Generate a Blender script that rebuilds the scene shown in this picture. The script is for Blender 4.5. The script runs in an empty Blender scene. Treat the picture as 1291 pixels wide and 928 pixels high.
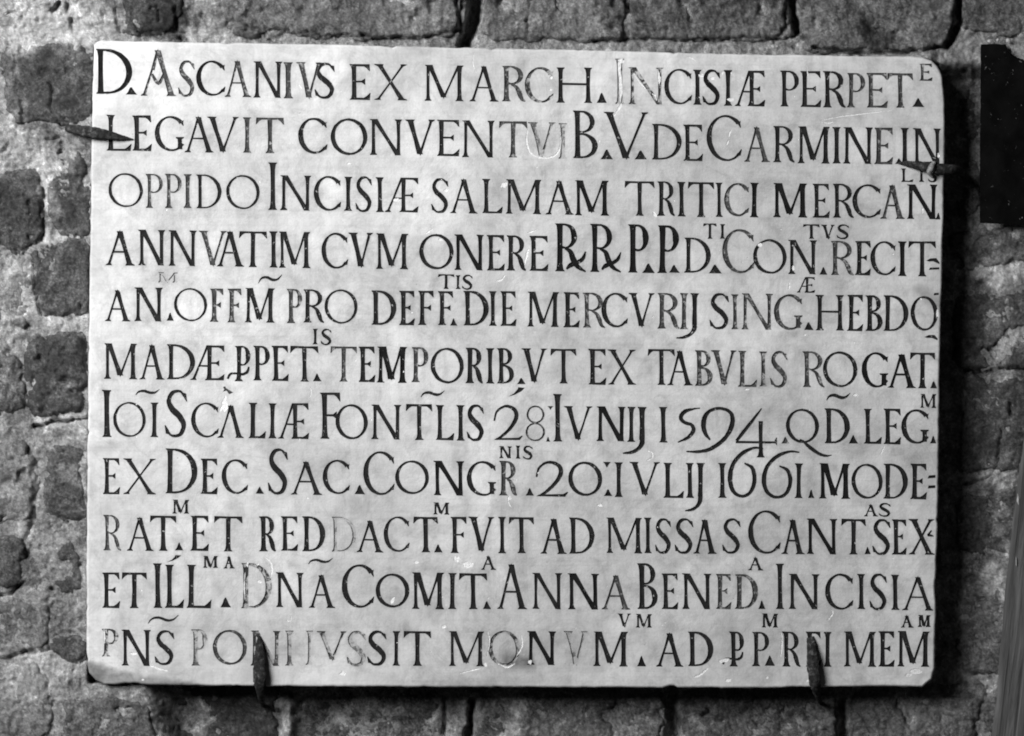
import bpy, bmesh, math, random
import numpy as np
from mathutils import Vector, Matrix, Euler
from mathutils.geometry import delaunay_2d_cdt

random.seed(1661)
RNG = np.random.default_rng(1594)
SC = bpy.context.scene

# ------------------------------------------------------------------ camera
CAM_D = 2.6                       # metres from the lens to the tablet's face
cam_data = bpy.data.cameras.new("camera")
cam_data.sensor_width = 36.0
cam_data.lens = 36.0 * CAM_D / 1.291
cam_data.clip_end = 50.0
cam = bpy.data.objects.new("camera", cam_data)
cam.location = (0.0, -CAM_D, 0.0)
cam.rotation_euler = (math.radians(90), 0, 0)
SC.collection.objects.link(cam)
SC.camera = cam

# ------------------------------------------------------------------ world and lamp (black and white print: neutral light)
world = bpy.data.worlds.new("World")
SC.world = world
world.use_nodes = True
wbg = world.node_tree.nodes["Background"]
wbg.inputs[0].default_value = (1, 1, 1, 1)
wbg.inputs[1].default_value = 0.02

def aim(o, target):
    d = Vector(target) - o.location
    o.rotation_euler = d.to_track_quat('-Z', 'Y').to_euler()

lamp_data = bpy.data.lights.new("photo_lamp", 'AREA')
lamp_data.shape = 'DISK'
lamp_data.size = 1.6
lamp_data.energy = 160.0
lamp_data.color = (1, 1, 1)
lamp = bpy.data.objects.new("photo_lamp", lamp_data)
lamp.location = (-1.86, -1.98, 1.22)
aim(lamp, (-0.1, 0, 0))
SC.collection.objects.link(lamp)

SC.view_settings.view_transform = 'Standard'
SC.view_settings.look = 'None'
SC.view_settings.exposure = 0.0
SC.view_settings.gamma = 1.0
SC.view_settings.use_curve_mapping = False
SC.cycles.pixel_filter_type = 'BLACKMAN_HARRIS'
SC.cycles.filter_width = 1.9
SC.cycles.max_bounces = 5

# ------------------------------------------------------------------ helpers
def P(px, py, d=0.0):
    """point seen at photograph position (px, py) and lying d millimetres behind the tablet's face"""
    k = (CAM_D + d / 1000.0) / CAM_D
    return ((px - 645.5) / 1000.0 * k, d / 1000.0, (464.0 - py) / 1000.0 * k)

def link(name, me, mats=(), parent=None):
    o = bpy.data.objects.new(name, me)
    for m in mats:
        me.materials.append(m)
    SC.collection.objects.link(o)
    if parent is not None:
        o.parent = parent
    return o

def mesh_from(name, verts, faces, smooth=False, mat_idx=None):
    me = bpy.data.meshes.new(name)
    me.from_pydata([tuple(v) for v in verts], [], [tuple(f) for f in faces])
    if mat_idx is not None:
        me.polygons.foreach_set("material_index", np.asarray(mat_idx, dtype=np.int32))
    if smooth:
        me.polygons.foreach_set("use_smooth", np.ones(len(me.polygons), dtype=bool))
    me.update()
    return me

def tag(o, label=None, cat=None, group=None, kind=None):
    if label: o["label"] = label
    if cat: o["category"] = cat
    if group: o["group"] = group
    if kind: o["kind"] = kind

def _hash(ix, iy, seed):
    n = (ix.astype(np.int64) * 374761393 + iy.astype(np.int64) * 668265263 + seed * 1274126177) & 0xffffffff
    n = ((n ^ (n >> 13)) * 1274126177) & 0xffffffff
    n = n ^ (n >> 16)
    return (n & 0xffff) / 65535.0

def vnoise(x, y, seed=0):
    ix = np.floor(x); iy = np.floor(y)
    fx = x - ix; fy = y - iy
    fx = fx * fx * (3 - 2 * fx); fy = fy * fy * (3 - 2 * fy)
    a = _hash(ix, iy, seed); b = _hash(ix + 1, iy, seed)
    c = _hash(ix, iy + 1, seed); d = _hash(ix + 1, iy + 1, seed)
    return (a + (b - a) * fx) * (1 - fy) + (c + (d - c) * fx) * fy - 0.5

def fbm(x, y, scale, octaves=4, seed=0, rough=0.55):
    t = np.zeros_like(x, dtype=float); amp = 1.0; s = scale
    for k in range(octaves):
        a = 0.6 * k
        xr = x * math.cos(a) - y * math.sin(a); yr = x * math.sin(a) + y * math.cos(a)
        t += amp * vnoise(xr / s + 17.3 * k, yr / s - 9.1 * k, seed + k)
        amp *= rough; s *= 0.5
    return t

def sstep(a, b, x):
    t = np.clip((x - a) / (b - a), 0, 1)
    return t * t * (3 - 2 * t)

# ------------------------------------------------------------------ materials
def grey(v): return (v, v, v, 1)

def new_mat(name, rough=0.8, spec=0.3):
    m = bpy.data.materials.new(name); m.use_nodes = True
    nt = m.node_tree; b = nt.nodes["Principled BSDF"]
    b.inputs["Roughness"].default_value = rough
    b.inputs["Specular IOR Level"].default_value = spec
    return m, nt, b

def node(nt, t, **kw):
    n = nt.nodes.new(t)
    for k, v in kw.items():
        if k in n.inputs: n.inputs[k].default_value = v
        else: setattr(n, k, v)
    return n

def noise_fac(nt, scale, detail=6, rough=0.6, dist=0.0, coord=None, offs=None):
    n = node(nt, "ShaderNodeTexNoise", Scale=scale, Detail=detail, Roughness=rough, Distortion=dist)
    if coord is not None: nt.links.new(coord, n.inputs["Vector"])
    return n.outputs["Fac"]

def ramp(nt, fac, stops, interp='LINEAR'):
    r = nt.nodes.new("ShaderNodeValToRGB"); r.color_ramp.interpolation = interp
    e = r.color_ramp.elements
    while len(e) > 1: e.remove(e[-1])
    e[0].position = stops[0][0]; e[0].color = grey(stops[0][1])
    for p, v in stops[1:]:
        x = e.new(p); x.color = grey(v)
    nt.links.new(fac, r.inputs[0])
    return r.outputs[0]

def mix(nt, mode, fac, a, b):
    n = nt.nodes.new("ShaderNodeMix"); n.data_type = 'RGBA'; n.blend_type = mode
    for sock, v in ((n.inputs[0], fac), (n.inputs[6], a), (n.inputs[7], b)):
        if isinstance(v, (int, float)):
            sock.default_value = v if sock == n.inputs[0] else grey(v)
        else: nt.links.new(v, sock)
    return n.outputs[2]

def bump(nt, b, height, strength, dist, prev=None):
    n = nt.nodes.new("ShaderNodeBump"); n.inputs["Strength"].default_value = strength
    n.inputs["Distance"].default_value = dist
    nt.links.new(height, n.inputs["Height"])
    if prev is not None: nt.links.new(prev, n.inputs["Normal"])
    nt.links.new(n.outputs[0], b.inputs["Normal"])
    return n.outputs[0]

def obj_coord(nt):
    return nt.nodes.new("ShaderNodeTexCoord").outputs["Object"]

def geo_pos(nt):
    return nt.nodes.new("ShaderNodeNewGeometry").outputs["Position"]

def marble_colour(nt, co, lift=1.0):
    big = ramp(nt, noise_fac(nt, 7.0, 5, 0.55, 0.6, co), [(0.3, 0.43 * lift), (0.48, 0.52 * lift), (0.66, 0.64 * lift)])
    mid = ramp(nt, noise_fac(nt, 38.0, 4, 0.6, 0.4, co), [(0.28, 0.74), (0.48, 0.97), (0.68, 1.10)])
    fine = ramp(nt, noise_fac(nt, 420.0, 3, 0.6, 0.0, co), [(0.3, 0.93), (0.7, 1.05)])
    vein = ramp(nt, noise_fac(nt, 11.0, 7, 0.65, 1.6, co), [(0.475, 1.0), (0.5, 0.86), (0.53, 1.0)])
    c = mix(nt, 'MULTIPLY', 1.0, big, mid)
    c = mix(nt, 'MULTIPLY', 1.0, c, fine)
    c = mix(nt, 'MULTIPLY', 0.8, c, vein)
    # faint tooling and polishing streaks
    for sc, st_ in (((4, 4, 170), .35), ((150, 4, 5), .3)):
        mp = nt.nodes.new("ShaderNodeMapping"); mp.inputs["Scale"].default_value = sc; mp.inputs["Rotation"].default_value = (0, .03, 0); nt.links.new(co, mp.inputs[0])
        c = mix(nt, 'MULTIPLY', st_, c, ramp(nt, noise_fac(nt, 1.0, 6, 0.75, 0.6, mp.outputs[0]), [(.34, .80), (.5, 1.0), (.68, 1.09)]))
    return c

def mat_marble():
    m, nt, b = new_mat("marble", 0.55, 0.3)
    co = geo_pos(nt)
    c = marble_colour(nt, co)
    at = node(nt, "ShaderNodeAttribute", attribute_name="stain")
    breakup = ramp(nt, noise_fac(nt, 60.0, 5, 0.65, 0.5, co), [(0.3, 0.55), (0.65, 1.0)])
    f = mix(nt, 'MULTIPLY', 1.0, at.outputs["Color"], breakup)
    c = mix(nt, 'MIX', f, c, 0.10)
    # tiny dark pits
    pit = ramp(nt, noise_fac(nt, 260.0, 2, 0.5, 0.0, co), [(0.20, 0.45), (0.27, 1.0)])
    c = mix(nt, 'MULTIPLY', 1.0, c, pit)
    nt.links.new(c, b.inputs["Base Color"])
    n1 = bump(nt, b, noise_fac(nt, 9.0, 3, 0.5, 0.3, co), 0.5, 0.010)
    n2 = bump(nt, b, noise_fac(nt, 70.0, 6, 0.7, 0.2, co), 0.35, 0.0022, n1)
    bump(nt, b, noise_fac(nt, 600.0, 3, 0.6, 0.0, co), 0.25, 0.0005, n2)
    return m

def mat_fresh():
    m, nt, b = new_mat("broken_marble", 0.7, 0.3)
    co = geo_pos(nt)
    c = ramp(nt, noise_fac(nt, 300.0, 4, 0.7, 0.0, co), [(0.3, 0.62), (0.6, 0.86)])
    nt.links.new(c, b.inputs["Base Color"])
    bump(nt, b, noise_fac(nt, 350.0, 4, 0.7, 0.0, co), 0.8, 0.002)
    return m

def mat_ink(name, dark, worn, spread=0.05, scale=150.0):
    """dark filling in the cut letters; worn = share of the filling that has fallen out"""
    m, nt, b = new_mat(name, 0.9, 0.06)
    co = geo_pos(nt)
    ink = ramp(nt, noise_fac(nt, 90.0, 5, 0.65, 0.0, co), [(0.3, dark * 0.6), (0.7, dark * 1.7)])
    mar = marble_colour(nt, co, 0.8)
    p = 0.28 + worn * 0.44
    fac = ramp(nt, noise_fac(nt, scale, 4, 0.6, 0.6, co), [(p - spread, 1.0), (p + spread, 0.0)])
    c = mix(nt, 'MIX', fac, ink, mar)
    nt.links.new(c, b.inputs["Base Color"])
    bump(nt, b, noise_fac(nt, 400.0, 4, 0.7, 0.0, co), 0.5, 0.0012)
    return m

MARBLE = mat_marble(); FRESH = mat_fresh()
INK = {
    '': mat_ink("letter_filling", 0.016, 0.10, 0.04, 260.0),
    'm': mat_ink("greyed_letter_filling", 0.045, 0.22, 0.10, 200.0),
    'w': mat_ink("patchy_letter_filling", 0.035, 0.45, 0.06, 110.0),
    'f': mat_ink("worn_letter_filling", 0.10, 0.55, 0.06, 130.0),
    'g': mat_ink("lost_letter_filling", 0.13, 0.66, 0.07, 120.0),
    'x': mat_ink("nearly_gone_filling", 0.34, 0.66, 0.10, 60.0),
    'k': mat_ink("deep_letter_filling", 0.010, 0.04, 0.04, 260.0),
}
CUT, cnt, cb = new_mat("letter_cut_edge", 0.7, 0.2)
cc = ramp(cnt, noise_fac(cnt, 200.0, 4, 0.6, 0.0, geo_pos(cnt)), [(0.35, 0.03), (0.7, 0.22)])
cnt.links.new(cc, cb.inputs["Base Color"])

# ------------------------------------------------------------------ lettering: strokes of Roman capitals, in photo millimetres, y upwards
def catmull(pts, n=7):
    p = [np.array(q, float) for q in pts]
    p = [2 * p[0] - p[1]] + p + [2 * p[-1] - p[-2]]
    out = []
    for i in range(1, len(p) - 2):
        for k in range(n):
            t = k / n
            out.append(0.5 * ((2 * p[i]) + (-p[i-1] + p[i+1]) * t + (2*p[i-1] - 5*p[i] + 4*p[i+1] - p[i+2]) * t*t
                              + (-p[i-1] + 3*p[i] - 3*p[i+1] + p[i+2]) * t**3))
    out.append(p[-2])
    return np.array(out)

class Glyph:
    def __init__(g, w, h, weight=1.0):
        g.w, g.h = w, h
        k = weight * (0.55 + 0.45 * min(1.25, h / 45.0)) if h > 30 else weight * 0.62
        g.T, g.S, g.N = 6.7 * k, 5.8 * k, 2.85 * k
        g.e = 2.3 * (1 if h > 30 else 0.6)
        g.polys = []
    def add(g, pts): g.polys.append(np.array(pts, float))
    def stem(g, x, y0=0.0, y1=None, w=None, b=(1, 1), t=(1, 1)):
        if y1 is None: y1 = g.h
        w = w or g.S; e = g.e; H = y1 - y0; q = 1.35 if g.h > 30 else 0.9
        L = [(x - w*.52 - e*b[0], y0), (x - w*.52 - e*b[0]*.9, y0 + q*.8), (x - w*.52 - .25*e*b[0], y0 + q*1.9), (x - w*.49, y0 + H*.16), (x - w*.44, y0 + H*.5),
             (x - w*.49, y1 - H*.16), (x - w*.52 - .25*e*t[0], y1 - q*1.9), (x - w*.52 - e*t[0]*.9, y1 - q*.8), (x - w*.52 - e*t[0], y1)]
        R = [(x + w*.52 + e*t[1], y1), (x + w*.52 + e*t[1]*.9, y1 - q*.8), (x + w*.52 + .25*e*t[1], y1 - q*1.9), (x + w*.49, y1 - H*.16), (x + w*.44, y0 + H*.5),
             (x + w*.49, y0 + H*.16), (x + w*.52 + .25*e*b[1], y0 + q*1.9), (x + w*.52 + e*b[1]*.9, y0 + q*.8), (x + w*.52 + e*b[1], y0)]
        g.add(L + R)
    def diag(g, x0, y0, x1, y1, w, s0=None, s1=None):
        """stroke of horizontal width w with level ends; s = (left, right) serif lengths"""
        n = 5; L = []; R = []
        for k in range(n + 1):
            t = k / n; x = x0 + (x1 - x0) * t; y = y0 + (y1 - y0) * t; ww = w * (1.0 - 0.28 * math.sin(math.pi * t)) / 2
            L.append((x - ww, y)); R.append((x + ww, y))
        g.add(L + R[::-1])
        for (x, y, s, o) in ((x0, y0, s0, 1 if y1 > y0 else -1), (x1, y1, s1, -1 if y1 > y0 else 1)):
            if s:
                e = g.e; q = 1.3 * o if g.h > 30 else 0.9 * o
                dx = (x1 - x0) / (y1 - y0) * q * 2.2
                g.add([(x - w/2 - e*s[0], y), (x + w/2 + e*s[1], y), (x + w/2 + e*s[1]*.8, y + q*.8), (x + w/2*.9 + dx, y + q*2.2),
                       (x - w/2*.9 + dx, y + q*2.2), (x - w/2 - e*s[0]*.8, y + q*.8)])
    def arm(g, x0, x1, y, o, wedge=0.2, t=None, out=0.0):
        """thin horizontal arm; o=-1 hangs from y, o=+1 sits on y; wedge-shaped end"""
        t = t or g.N * 0.95; hw = g.h * wedge
        g.add([(x0, y), (x1 + out*.5, y + (-o) * 0.2), (x1 + out, y + o*hw), (x1 + out - .9, y + o*hw), (x1 - g.N*1.15, y + o*(t + hw*.22)), (x1 - g.N*2.2 , y + o*t), (x0, y + o*t)])
    def arml(g, x0, x1, y, o, wedge=0.2, t=None, out=0.0):
        t = t or g.N * 0.95; hw = g.h * wedge
        g.add([(x1, y), (x0 - out*.5, y - o*0.2), (x0 - out, y + o*hw), (x0 - out + .9, y + o*hw), (x0 + g.N*1.15, y + o*(t + hw*.22)), (x0 + g.N*2.2, y + o*t), (x1, y + o*t)])
    def mid(g, x0, x1, y):
        t = g.N * .8; hh = g.h * .085
        g.add([(x0, y - t/2), (x1 - g.N*1.5, y - t/2), (x1 - .4, y - hh), (x1, y - hh), (x1, y + hh), (x1 - .4, y + hh), (x1 - g.N*1.5, y + t/2), (x0, y + t/2)])
    def ring(g, cx, cy, rx, ry, wx, wy, a0, a1, tilt=0.0, n=None):
        n = n or max(8, int(abs(a1 - a0) / 9))
        o = []; i = []
        for k in range(n + 1):
            a = math.radians(a0 + (a1 - a0) * k / n)
            o.append((cx + rx*math.cos(a), cy + ry*math.sin(a)))
            c2 = abs(math.cos(a - math.radians(tilt))) ** 1.6
            ww = wy + (wx - wy) * c2
            nx = math.cos(a) ; ny = math.sin(a)
            i.append((cx + (rx - ww)*nx, cy + (ry - ww)*ny))
        g.add(o + i[::-1])
    def stroke(g, pts, wid, n=7):
        c = catmull(pts, n); w = catmull([(k, v) for k, v in enumerate(wid)], n)[:, 1]
        d = np.gradient(c, axis=0); l = np.hypot(d[:, 0], d[:, 1]) + 1e-9
        nx = -d[:, 1] / l; ny = d[:, 0] / l
        L = [(c[k, 0] + nx[k]*w[k]/2, c[k, 1] + ny[k]*w[k]/2) for k in range(len(c))]
        R = [(c[k, 0] - nx[k]*w[k]/2, c[k, 1] - ny[k]*w[k]/2) for k in range(len(c))]
        g.add(L + R[::-1])

def build_glyph(ch, w, h, weight=1.0):
    g = Glyph(w, h, weight); T, S, N, e = g.T, g.S, g.N, g.e
    if ch in 'I1':
        g.stem(w/2, w=min(S, w*0.62))
    elif ch == 'L':
        x = e + S/2; g.stem(x, b=(1, 0)); g.arm(x, w - 2.2, 0, 1, 0.2, out=2.2)
    elif ch in 'EF':
        x = e + S/2; g.stem(x, t=(1, 0), b=(1, 1 if ch == 'F' else 0))
        g.arm(x, w - 1.5, h, -1, .19, out=.8); g.mid(x, w*(.74 if ch == 'E' else .8), h*.51)
        if ch == 'E': g.arm(x, w - 2, 0, 1, .2, out=2.0)
    elif ch == 'T':
        g.stem(w/2, y1=h - .5, t=(0, 0)); g.arm(w/2, w - 1.5, h, -1, .19, out=1.2); g.arml(1.5, w/2, h, -1, .19, out=1.2)
    elif ch == 'H':
        x = e + S/2; g.stem(x); g.stem(w - x); g.add([(x, h*.5), (w - x, h*.5), (w - x, h*.5 + N), (x, h*.5 + N)])
    elif ch == 'N':
        x = e + N*.75; g.stem(x + .3, w=N*1.5, y1=h - 2, t=(0, 0)); x2 = w - e - N*.75
        g.stem(x2, w=N*1.6, b=(0, 0), y0=0)
        g.diag(x + T*.28 - .3, h, x2 - .5, 0, T*1.12, s0=(1, 0))
    elif ch == 'M':
        x = e + N*.7; x2 = w - e - S/2; v = x + (x2 - x)*.5; yb = h*.1
        g.stem(x, w=N*1.45, y1=h - 2, t=(0, 0)); g.stem(x2, w=S, t=(0, 1), y1=h)
        g.diag(x + T*.3, h, v, yb, T*1.15, s0=(1, 0)); g.diag(x2 - S*.2, h - .5, v + .4, yb + .5, N*1.3)
        g.add([(v - T*.5, yb + h*.09), (v + T*.5, yb + h*.09), (v, yb - 1.8)])
    elif ch in ('A', 'Av', 'An'):
        xa = w*.5; xl = e + N*.7; xr = w - e - T*.5
        g.diag(xl, 0, xa - .6, h - 2, N*1.35, s0=(1, 1)); g.diag(xr, 0, xa - .6, h - 1, T*1.08, s0=(1, 1))
        g.add([(xa - 1.9, h - 3), (xa + 1.6, h - 3), (xa - .4, h + .5)])
        if ch == 'A': g.add([(w*.24, h*.36), (w*.74, h*.36), (w*.74, h*.36 + N*.8), (w*.24, h*.36 + N*.8)])
        if ch == 'Av':
            g.stroke([(w*.32, h*.47), (w*.5, h*.27), (w*.66, h*.47)], [N*1.1, N*1.4, N*1.1], 4)
            g.stroke([(w*.47, h*.97), (w*.42, h*.72), (w*.37, h*.55)], [N*.6, N*.8, N*.7], 3)
    elif ch == 'V':
        g.diag(e + T*.5, h, w*.5 + .3, 1.0, T*1.12, s0=(1, 1)); g.diag(w - e - N*.6, h, w*.5 + .3, 1.0, N*1.3, s0=(1, 1))
        g.add([(w*.5 - T*.4, h*.1), (w*.5 + T*.55, h*.1), (w*.5 + .8, -1.0)])
    elif ch == 'X':
        g.diag(e + T*.5, h, w - e - T*.5, 0, T*1.1, s0=(1, 1), s1=(1, 1)); g.diag(w - e - N*.7, h, e + N*.7, 0, N*1.35, s0=(1, 1), s1=(1, 1))
    elif ch == 'D':
        x = e + S/2; g.stem(x, t=(1, 0), b=(1, 0)); f = max(0.5, (w - x)*.18)
        g.ring(x + f, h/2, w - x - f, h/2, T*1.02, N*.85, 90, -90, tilt=8)
        g.add([(x - 1, h), (x + f + .5, h), (x + f + .5, h - N*.85), (x - 1, h - N*.85)]); g.add([(x - 1, 0), (x + f + .5, 0), (x + f + .5, N*.85), (x - 1, N*.85)])
    elif ch in ('P', 'PX'):
        w0 = w if ch == 'P' else w*.66
        o = 0 if ch == 'P' else w*.33
        x = o + e + S/2; g.stem(x, t=(1, 0)); xr = o + w0; yb = h*.44; cy = (h + yb)/2; f = (xr - x)*.3
        g.ring(x + f, cy, xr - x - f, (h - yb)/2, T*.95, N*.75, 90, -118, tilt=5)
        g.add([(x - 1, h), (x + f + .5, h), (x + f + .5, h - N*.8), (x - 1, h - N*.8)])
        if ch == 'PX':
            g.stroke([(.8, h*.06), (w*.14, h*.2), (w*.36, h*.22), (w*.66, h*.2), (w*.86, h*.27), (w*.93, h*.42)], [N*.9, N*1.1, N*.9, N*1.2, N*1.3, N*.7], 5)
    elif ch in ('R', 'RX'):
        x = e + S/2; w0 = w*.9 if ch == 'R' else w*.72; g.stem(x, t=(1, 0)); yb = h*.47; f = (w0 - x)*.28; xr = w0
        g.ring(x + f, (h + yb)/2, xr - x - f, (h - yb)/2, T*.92, N*.75, 90, -120, tilt=5)
        g.add([(x - 1, h), (x + f + .5, h), (x + f + .5, h - N*.8), (x - 1, h - N*.8)])
        xs = x + (xr - x)*.30
        if ch == 'R':
            g.stroke([(xs, yb + .8), (xs + (xr - xs)*.42, h*.40), (xs + (xr - xs)*.68, h*.24), (xs + (xr - xs)*.86, h*.08), (w - .5, h*.005)], [N*.9, N*1.5, T*.9, S*.8, N*.6], 5)
        else:
            g.stroke([(xs, yb + .8), (w*.5, h*.41), (w*.6, h*.24), (w*.74, h*.1), (w, h*.0)], [N*.9, N*1.7, T*.95, S*.8, N*.6], 5)
            g.stroke([(w*.37, h*.05), (w*.5, h*.13), (w*.72, h*.19), (w*.9, h*.27), (w, h*.42)], [N*.7, N*1.7, S*.75, N*1.4, N*.5], 5)
    elif ch == 'B':
        x = e + S/2; g.stem(x, t=(1, 0), b=(1, 0)); f = (w - x)*.22; y = h*.53; xr = x + (w - x)*.86
        g.ring(x + f, (h + y)/2, xr - x - f, (h - y)/2, T*.85, N*.75, 90, -115, tilt=5)
        g.ring(x + f, y/2, w - x - f, y/2, T*.95, N*.8, 112, -90, tilt=5)
        for yy, q in ((h, -1), (0, 1)): g.add([(x - 1, yy), (x + f + .5, yy), (x + f + .5, yy + q*N*.8), (x - 1, yy + q*N*.8)])
    elif ch in 'O0Q':
        cx = w/2
        g.ring(cx, h/2, w/2, h/2, T*.84, N*.95, 88, 272, tilt=14); g.ring(cx, h/2, w/2, h/2, T*.84, N*.95, -92, 92, tilt=14)
    elif ch in 'CG':
        cx = w*.56; rx = w*.56
        g.ring(cx, h/2, rx, h/2, T*.95, N*.85, 46, 314, tilt=12)
        a = math.radians(46); xt, yt = cx + rx*math.cos(a), h/2 + h/2*math.sin(a)
        g.add([(xt - N*1.2, yt + 1.6), (xt + .4, yt + .4), (w*.985, yt - h*.13), (w*.985 - .8, yt - h*.14), (xt - N*.9, yt - N*.9)])
        g.add([(xt, yt), (xt + 1.4, yt + 1.6), (xt + .8, yt - 3)])
        if ch == 'C':
            yt2 = h - yt
            g.add([(xt - N*1.4, yt2 - 1.9), (xt + .9, yt2 - 1.0), (w*.985 + .8, yt2 + h*.12), (w*.985, yt2 + h*.13), (xt - N*.9, yt2 + N*.7)])
        else:
            g.stem(w - e - S/2, y0=h*.06, y1=h*.41, b=(0, 0), t=(1, 1)); g.ring(cx, h/2, rx, h/2, T*.6, N*1.0, 300, 322, tilt=0, n=6)
    elif ch == 'S':
        g.stroke([(w*.87, h*.86), (w*.66, h*.975), (w*.34, h*.95), (w*.17, h*.78), (w*.3, h*.61), (w*.62, h*.45), (w*.83, h*.26), (w*.68, h*.06), (w*.34, h*.025), (w*.1, h*.13)],
                 [N*.9, N*.95, N*1.5, S*.86, T*.98, T*1.02, S*.95, N*1.5, N*1.0, N*1.0], 5)
        g.add([(w*.80, h*.95), (w*.93, h*.93), (w*.97, h*.76), (w*.93, h*.76), (w*.80, h*.86)])
        g.add([(w*.2, h*.05), (w*.05, h*.07), (w*.0, h*.25), (w*.05, h*.25), (w*.19, h*.14)])
    elif ch == 'J':
        xs = w*.78; yb = h*.2
        g.stem(xs, y0=h*.3, b=(0, 0), w=S)
        g.stroke([(xs, h*.34), (xs - .2, h*.22), (w*.62, h*.1), (w*.34, h*.025), (.5, h*.005)], [S*.92, S*.95, S*.72, N*1.3, N*.5], 6)
    elif ch == 'AE':
        xs = w*.52 + S*.2; g.diag(e*.8 + N*.5, 0, xs - S*.4, h, N*1.35, s0=(1, 1)); g.stem(xs, t=(0, 0), b=(1, 0))
        g.add([(w*.25, h*.38), (xs, h*.38), (xs, h*.38 + N*.8), (w*.25, h*.38 + N*.8)])
        g.arm(xs - S*.6, w - 1.5, h, -1, .18, out=1.0); g.mid(xs, w*.84, h*.49); g.arm(xs, w - 2, 0, 1, .18, out=2.0)
    elif ch == '2':
        g.stroke([(w*.03, h*.55), (w*.12, h*.82), (w*.4, h*.98), (w*.7, h*.9), (w*.78, h*.68), (w*.6, h*.38), (w*.3, h*.12), (w*.12, h*.02)],
                 [N*.8, N*1.1, N*1.3, S*.9, T*.9, S*.85, N*1.4, N*1.1], 6)
        g.add([(w*.02, 0), (w*.9, 0), (w*1.0, h*.13), (w*.96, h*.14), (w*.84, N*1.3), (w*.1, N*.95)])
    elif ch == '8':
        for cy, ry, rx in ((h*.75, h*.25, w*.46), (h*.26, h*.26, w*.5)):
            g.ring(w/2, cy, rx, ry, N*.95, N*.7, 88, 272); g.ring(w/2, cy, rx, ry, N*.95, N*.7, -92, 92)
    elif ch == '5':
        g.stroke([(w, h*.99), (w*.65, h*.95), (w*.32, h*.88), (w*.14, h*.72), (w*.28, h*.58), (w*.62, h*.5), (w*.7, h*.34), (w*.45, h*.14), (0, 0)],
                 [N*.5, N*1.0, N*1.8, S*.9, N*1.6, S*.75, S*.9, N*1.5, N*.5], 6)
    elif ch == '9':
        g.stroke([(w*.5, h*.28), (w*.39, h*.44), (w*.36, h*.68), (w*.46, h*.9), (w*.7, h*.985), (w*.93, h*.88), (w*.95, h*.62), (w*.8, h*.32), (w*.5, h*.08), (w*.22, h*.015), (0, h*.02)],
                 [N*.7, S*.8, T*.85, S*.7, N*1.2, N*1.5, T*.8, S*.8, N*1.5, N*1.1, N*.5], 6)
    elif ch == '4':
        xv = w*.6
        g.stem(xv, y0=0, y1=h*.74, t=(0, 0), w=S*.85); g.stroke([(w*.62, h), (w*.32, h*.66), (w*.02, h*.33)], [N*.5, S*.7, N*1.3], 5)
        g.arm(0, w*.97, h*.33, -1, -.08, out=1.0)
        g.add([(w*.02, h*.33), (w*.97, h*.33), (w*.99, h*.37), (w*.99, h*.24), (w*.95, h*.29), (w*.0, h*.295)])
    elif ch == '6':
        r = w*.36; hb = h*.70
        g.stroke([(w*.99, h*.975), (w*.72, h*.985), (w*.4, h*.88), (w*.14, h*.66), (w*.05, h*.38), (w*.14, h*.12), (w*.38, h*.02), (w*.62, h*.1), (w*.74, h*.34), (w*.68, h*.58), (w*.46, h*.68)],
                 [N*.5, N*1.0, N*1.5, S*.75, T*.8, S*.75, N*1.2, N*1.4, S*.8, N*1.5, N*.6], 6)
    elif ch == '.':
        g.add([(0, 0), (w, 0), (w*.94, h*.12), (w*.8, h*.38), (w*.62, h*.8), (w*.54, h), (w*.44, h), (w*.34, h*.8), (w*.2, h*.38), (w*.06, h*.12)])
    elif ch == 'v':
        g.add([(0, h), (w, h), (w*.8, h*.75), (w*.5, 0), (w*.2, h*.75)])
    elif ch == '~':
        g.stroke([(.5, h*.05), (w*.14, h*.55), (w*.36, h*.68), (w*.62, h*.42), (w*.82, h*.5), (w, h*.98)], [N*.5, N*1.3, N*1.9, N*1.9, N*1.4, N*.4], 6)
    elif ch == "'":
        g.add([(0, 0), (w*.35, h*.35), (w*.55, h*.75), (w*.6, h), (w, h*.95), (w*.8, h*.6), (w*.4, h*.2)])
    elif ch == '`':
        g.add([(0, h*.9), (w*.12, h*.6), (0, h*.35), (w*.35, h*.45), (w*.6, h*.05), (w, h*.25), (w*.65, h*.5), (w*.3, h*.75), (w*.2, h)])
    elif ch == '-':
        g.add([(0, 0), (w, h*.2), (w, h), (w*.1, h*.85)])
    elif ch == 'b':
        g.add([(0, h*.55), (w*.3, h*.95), (w*.7, h), (w, h*.35), (w*.95, 0), (w*.75, h*.2), (w*.5, h*.45), (w*.2, h*.4)])
    elif ch == 'z':
        g.add([(0, h*.4), (w*.6, h), (w*.75, h*.85), (w*.45, h*.45), (w, h*.3), (w, h*.1), (w*.1, h*.12)])
    if ch == 'Q':
        pass
    return g.polys

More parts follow.
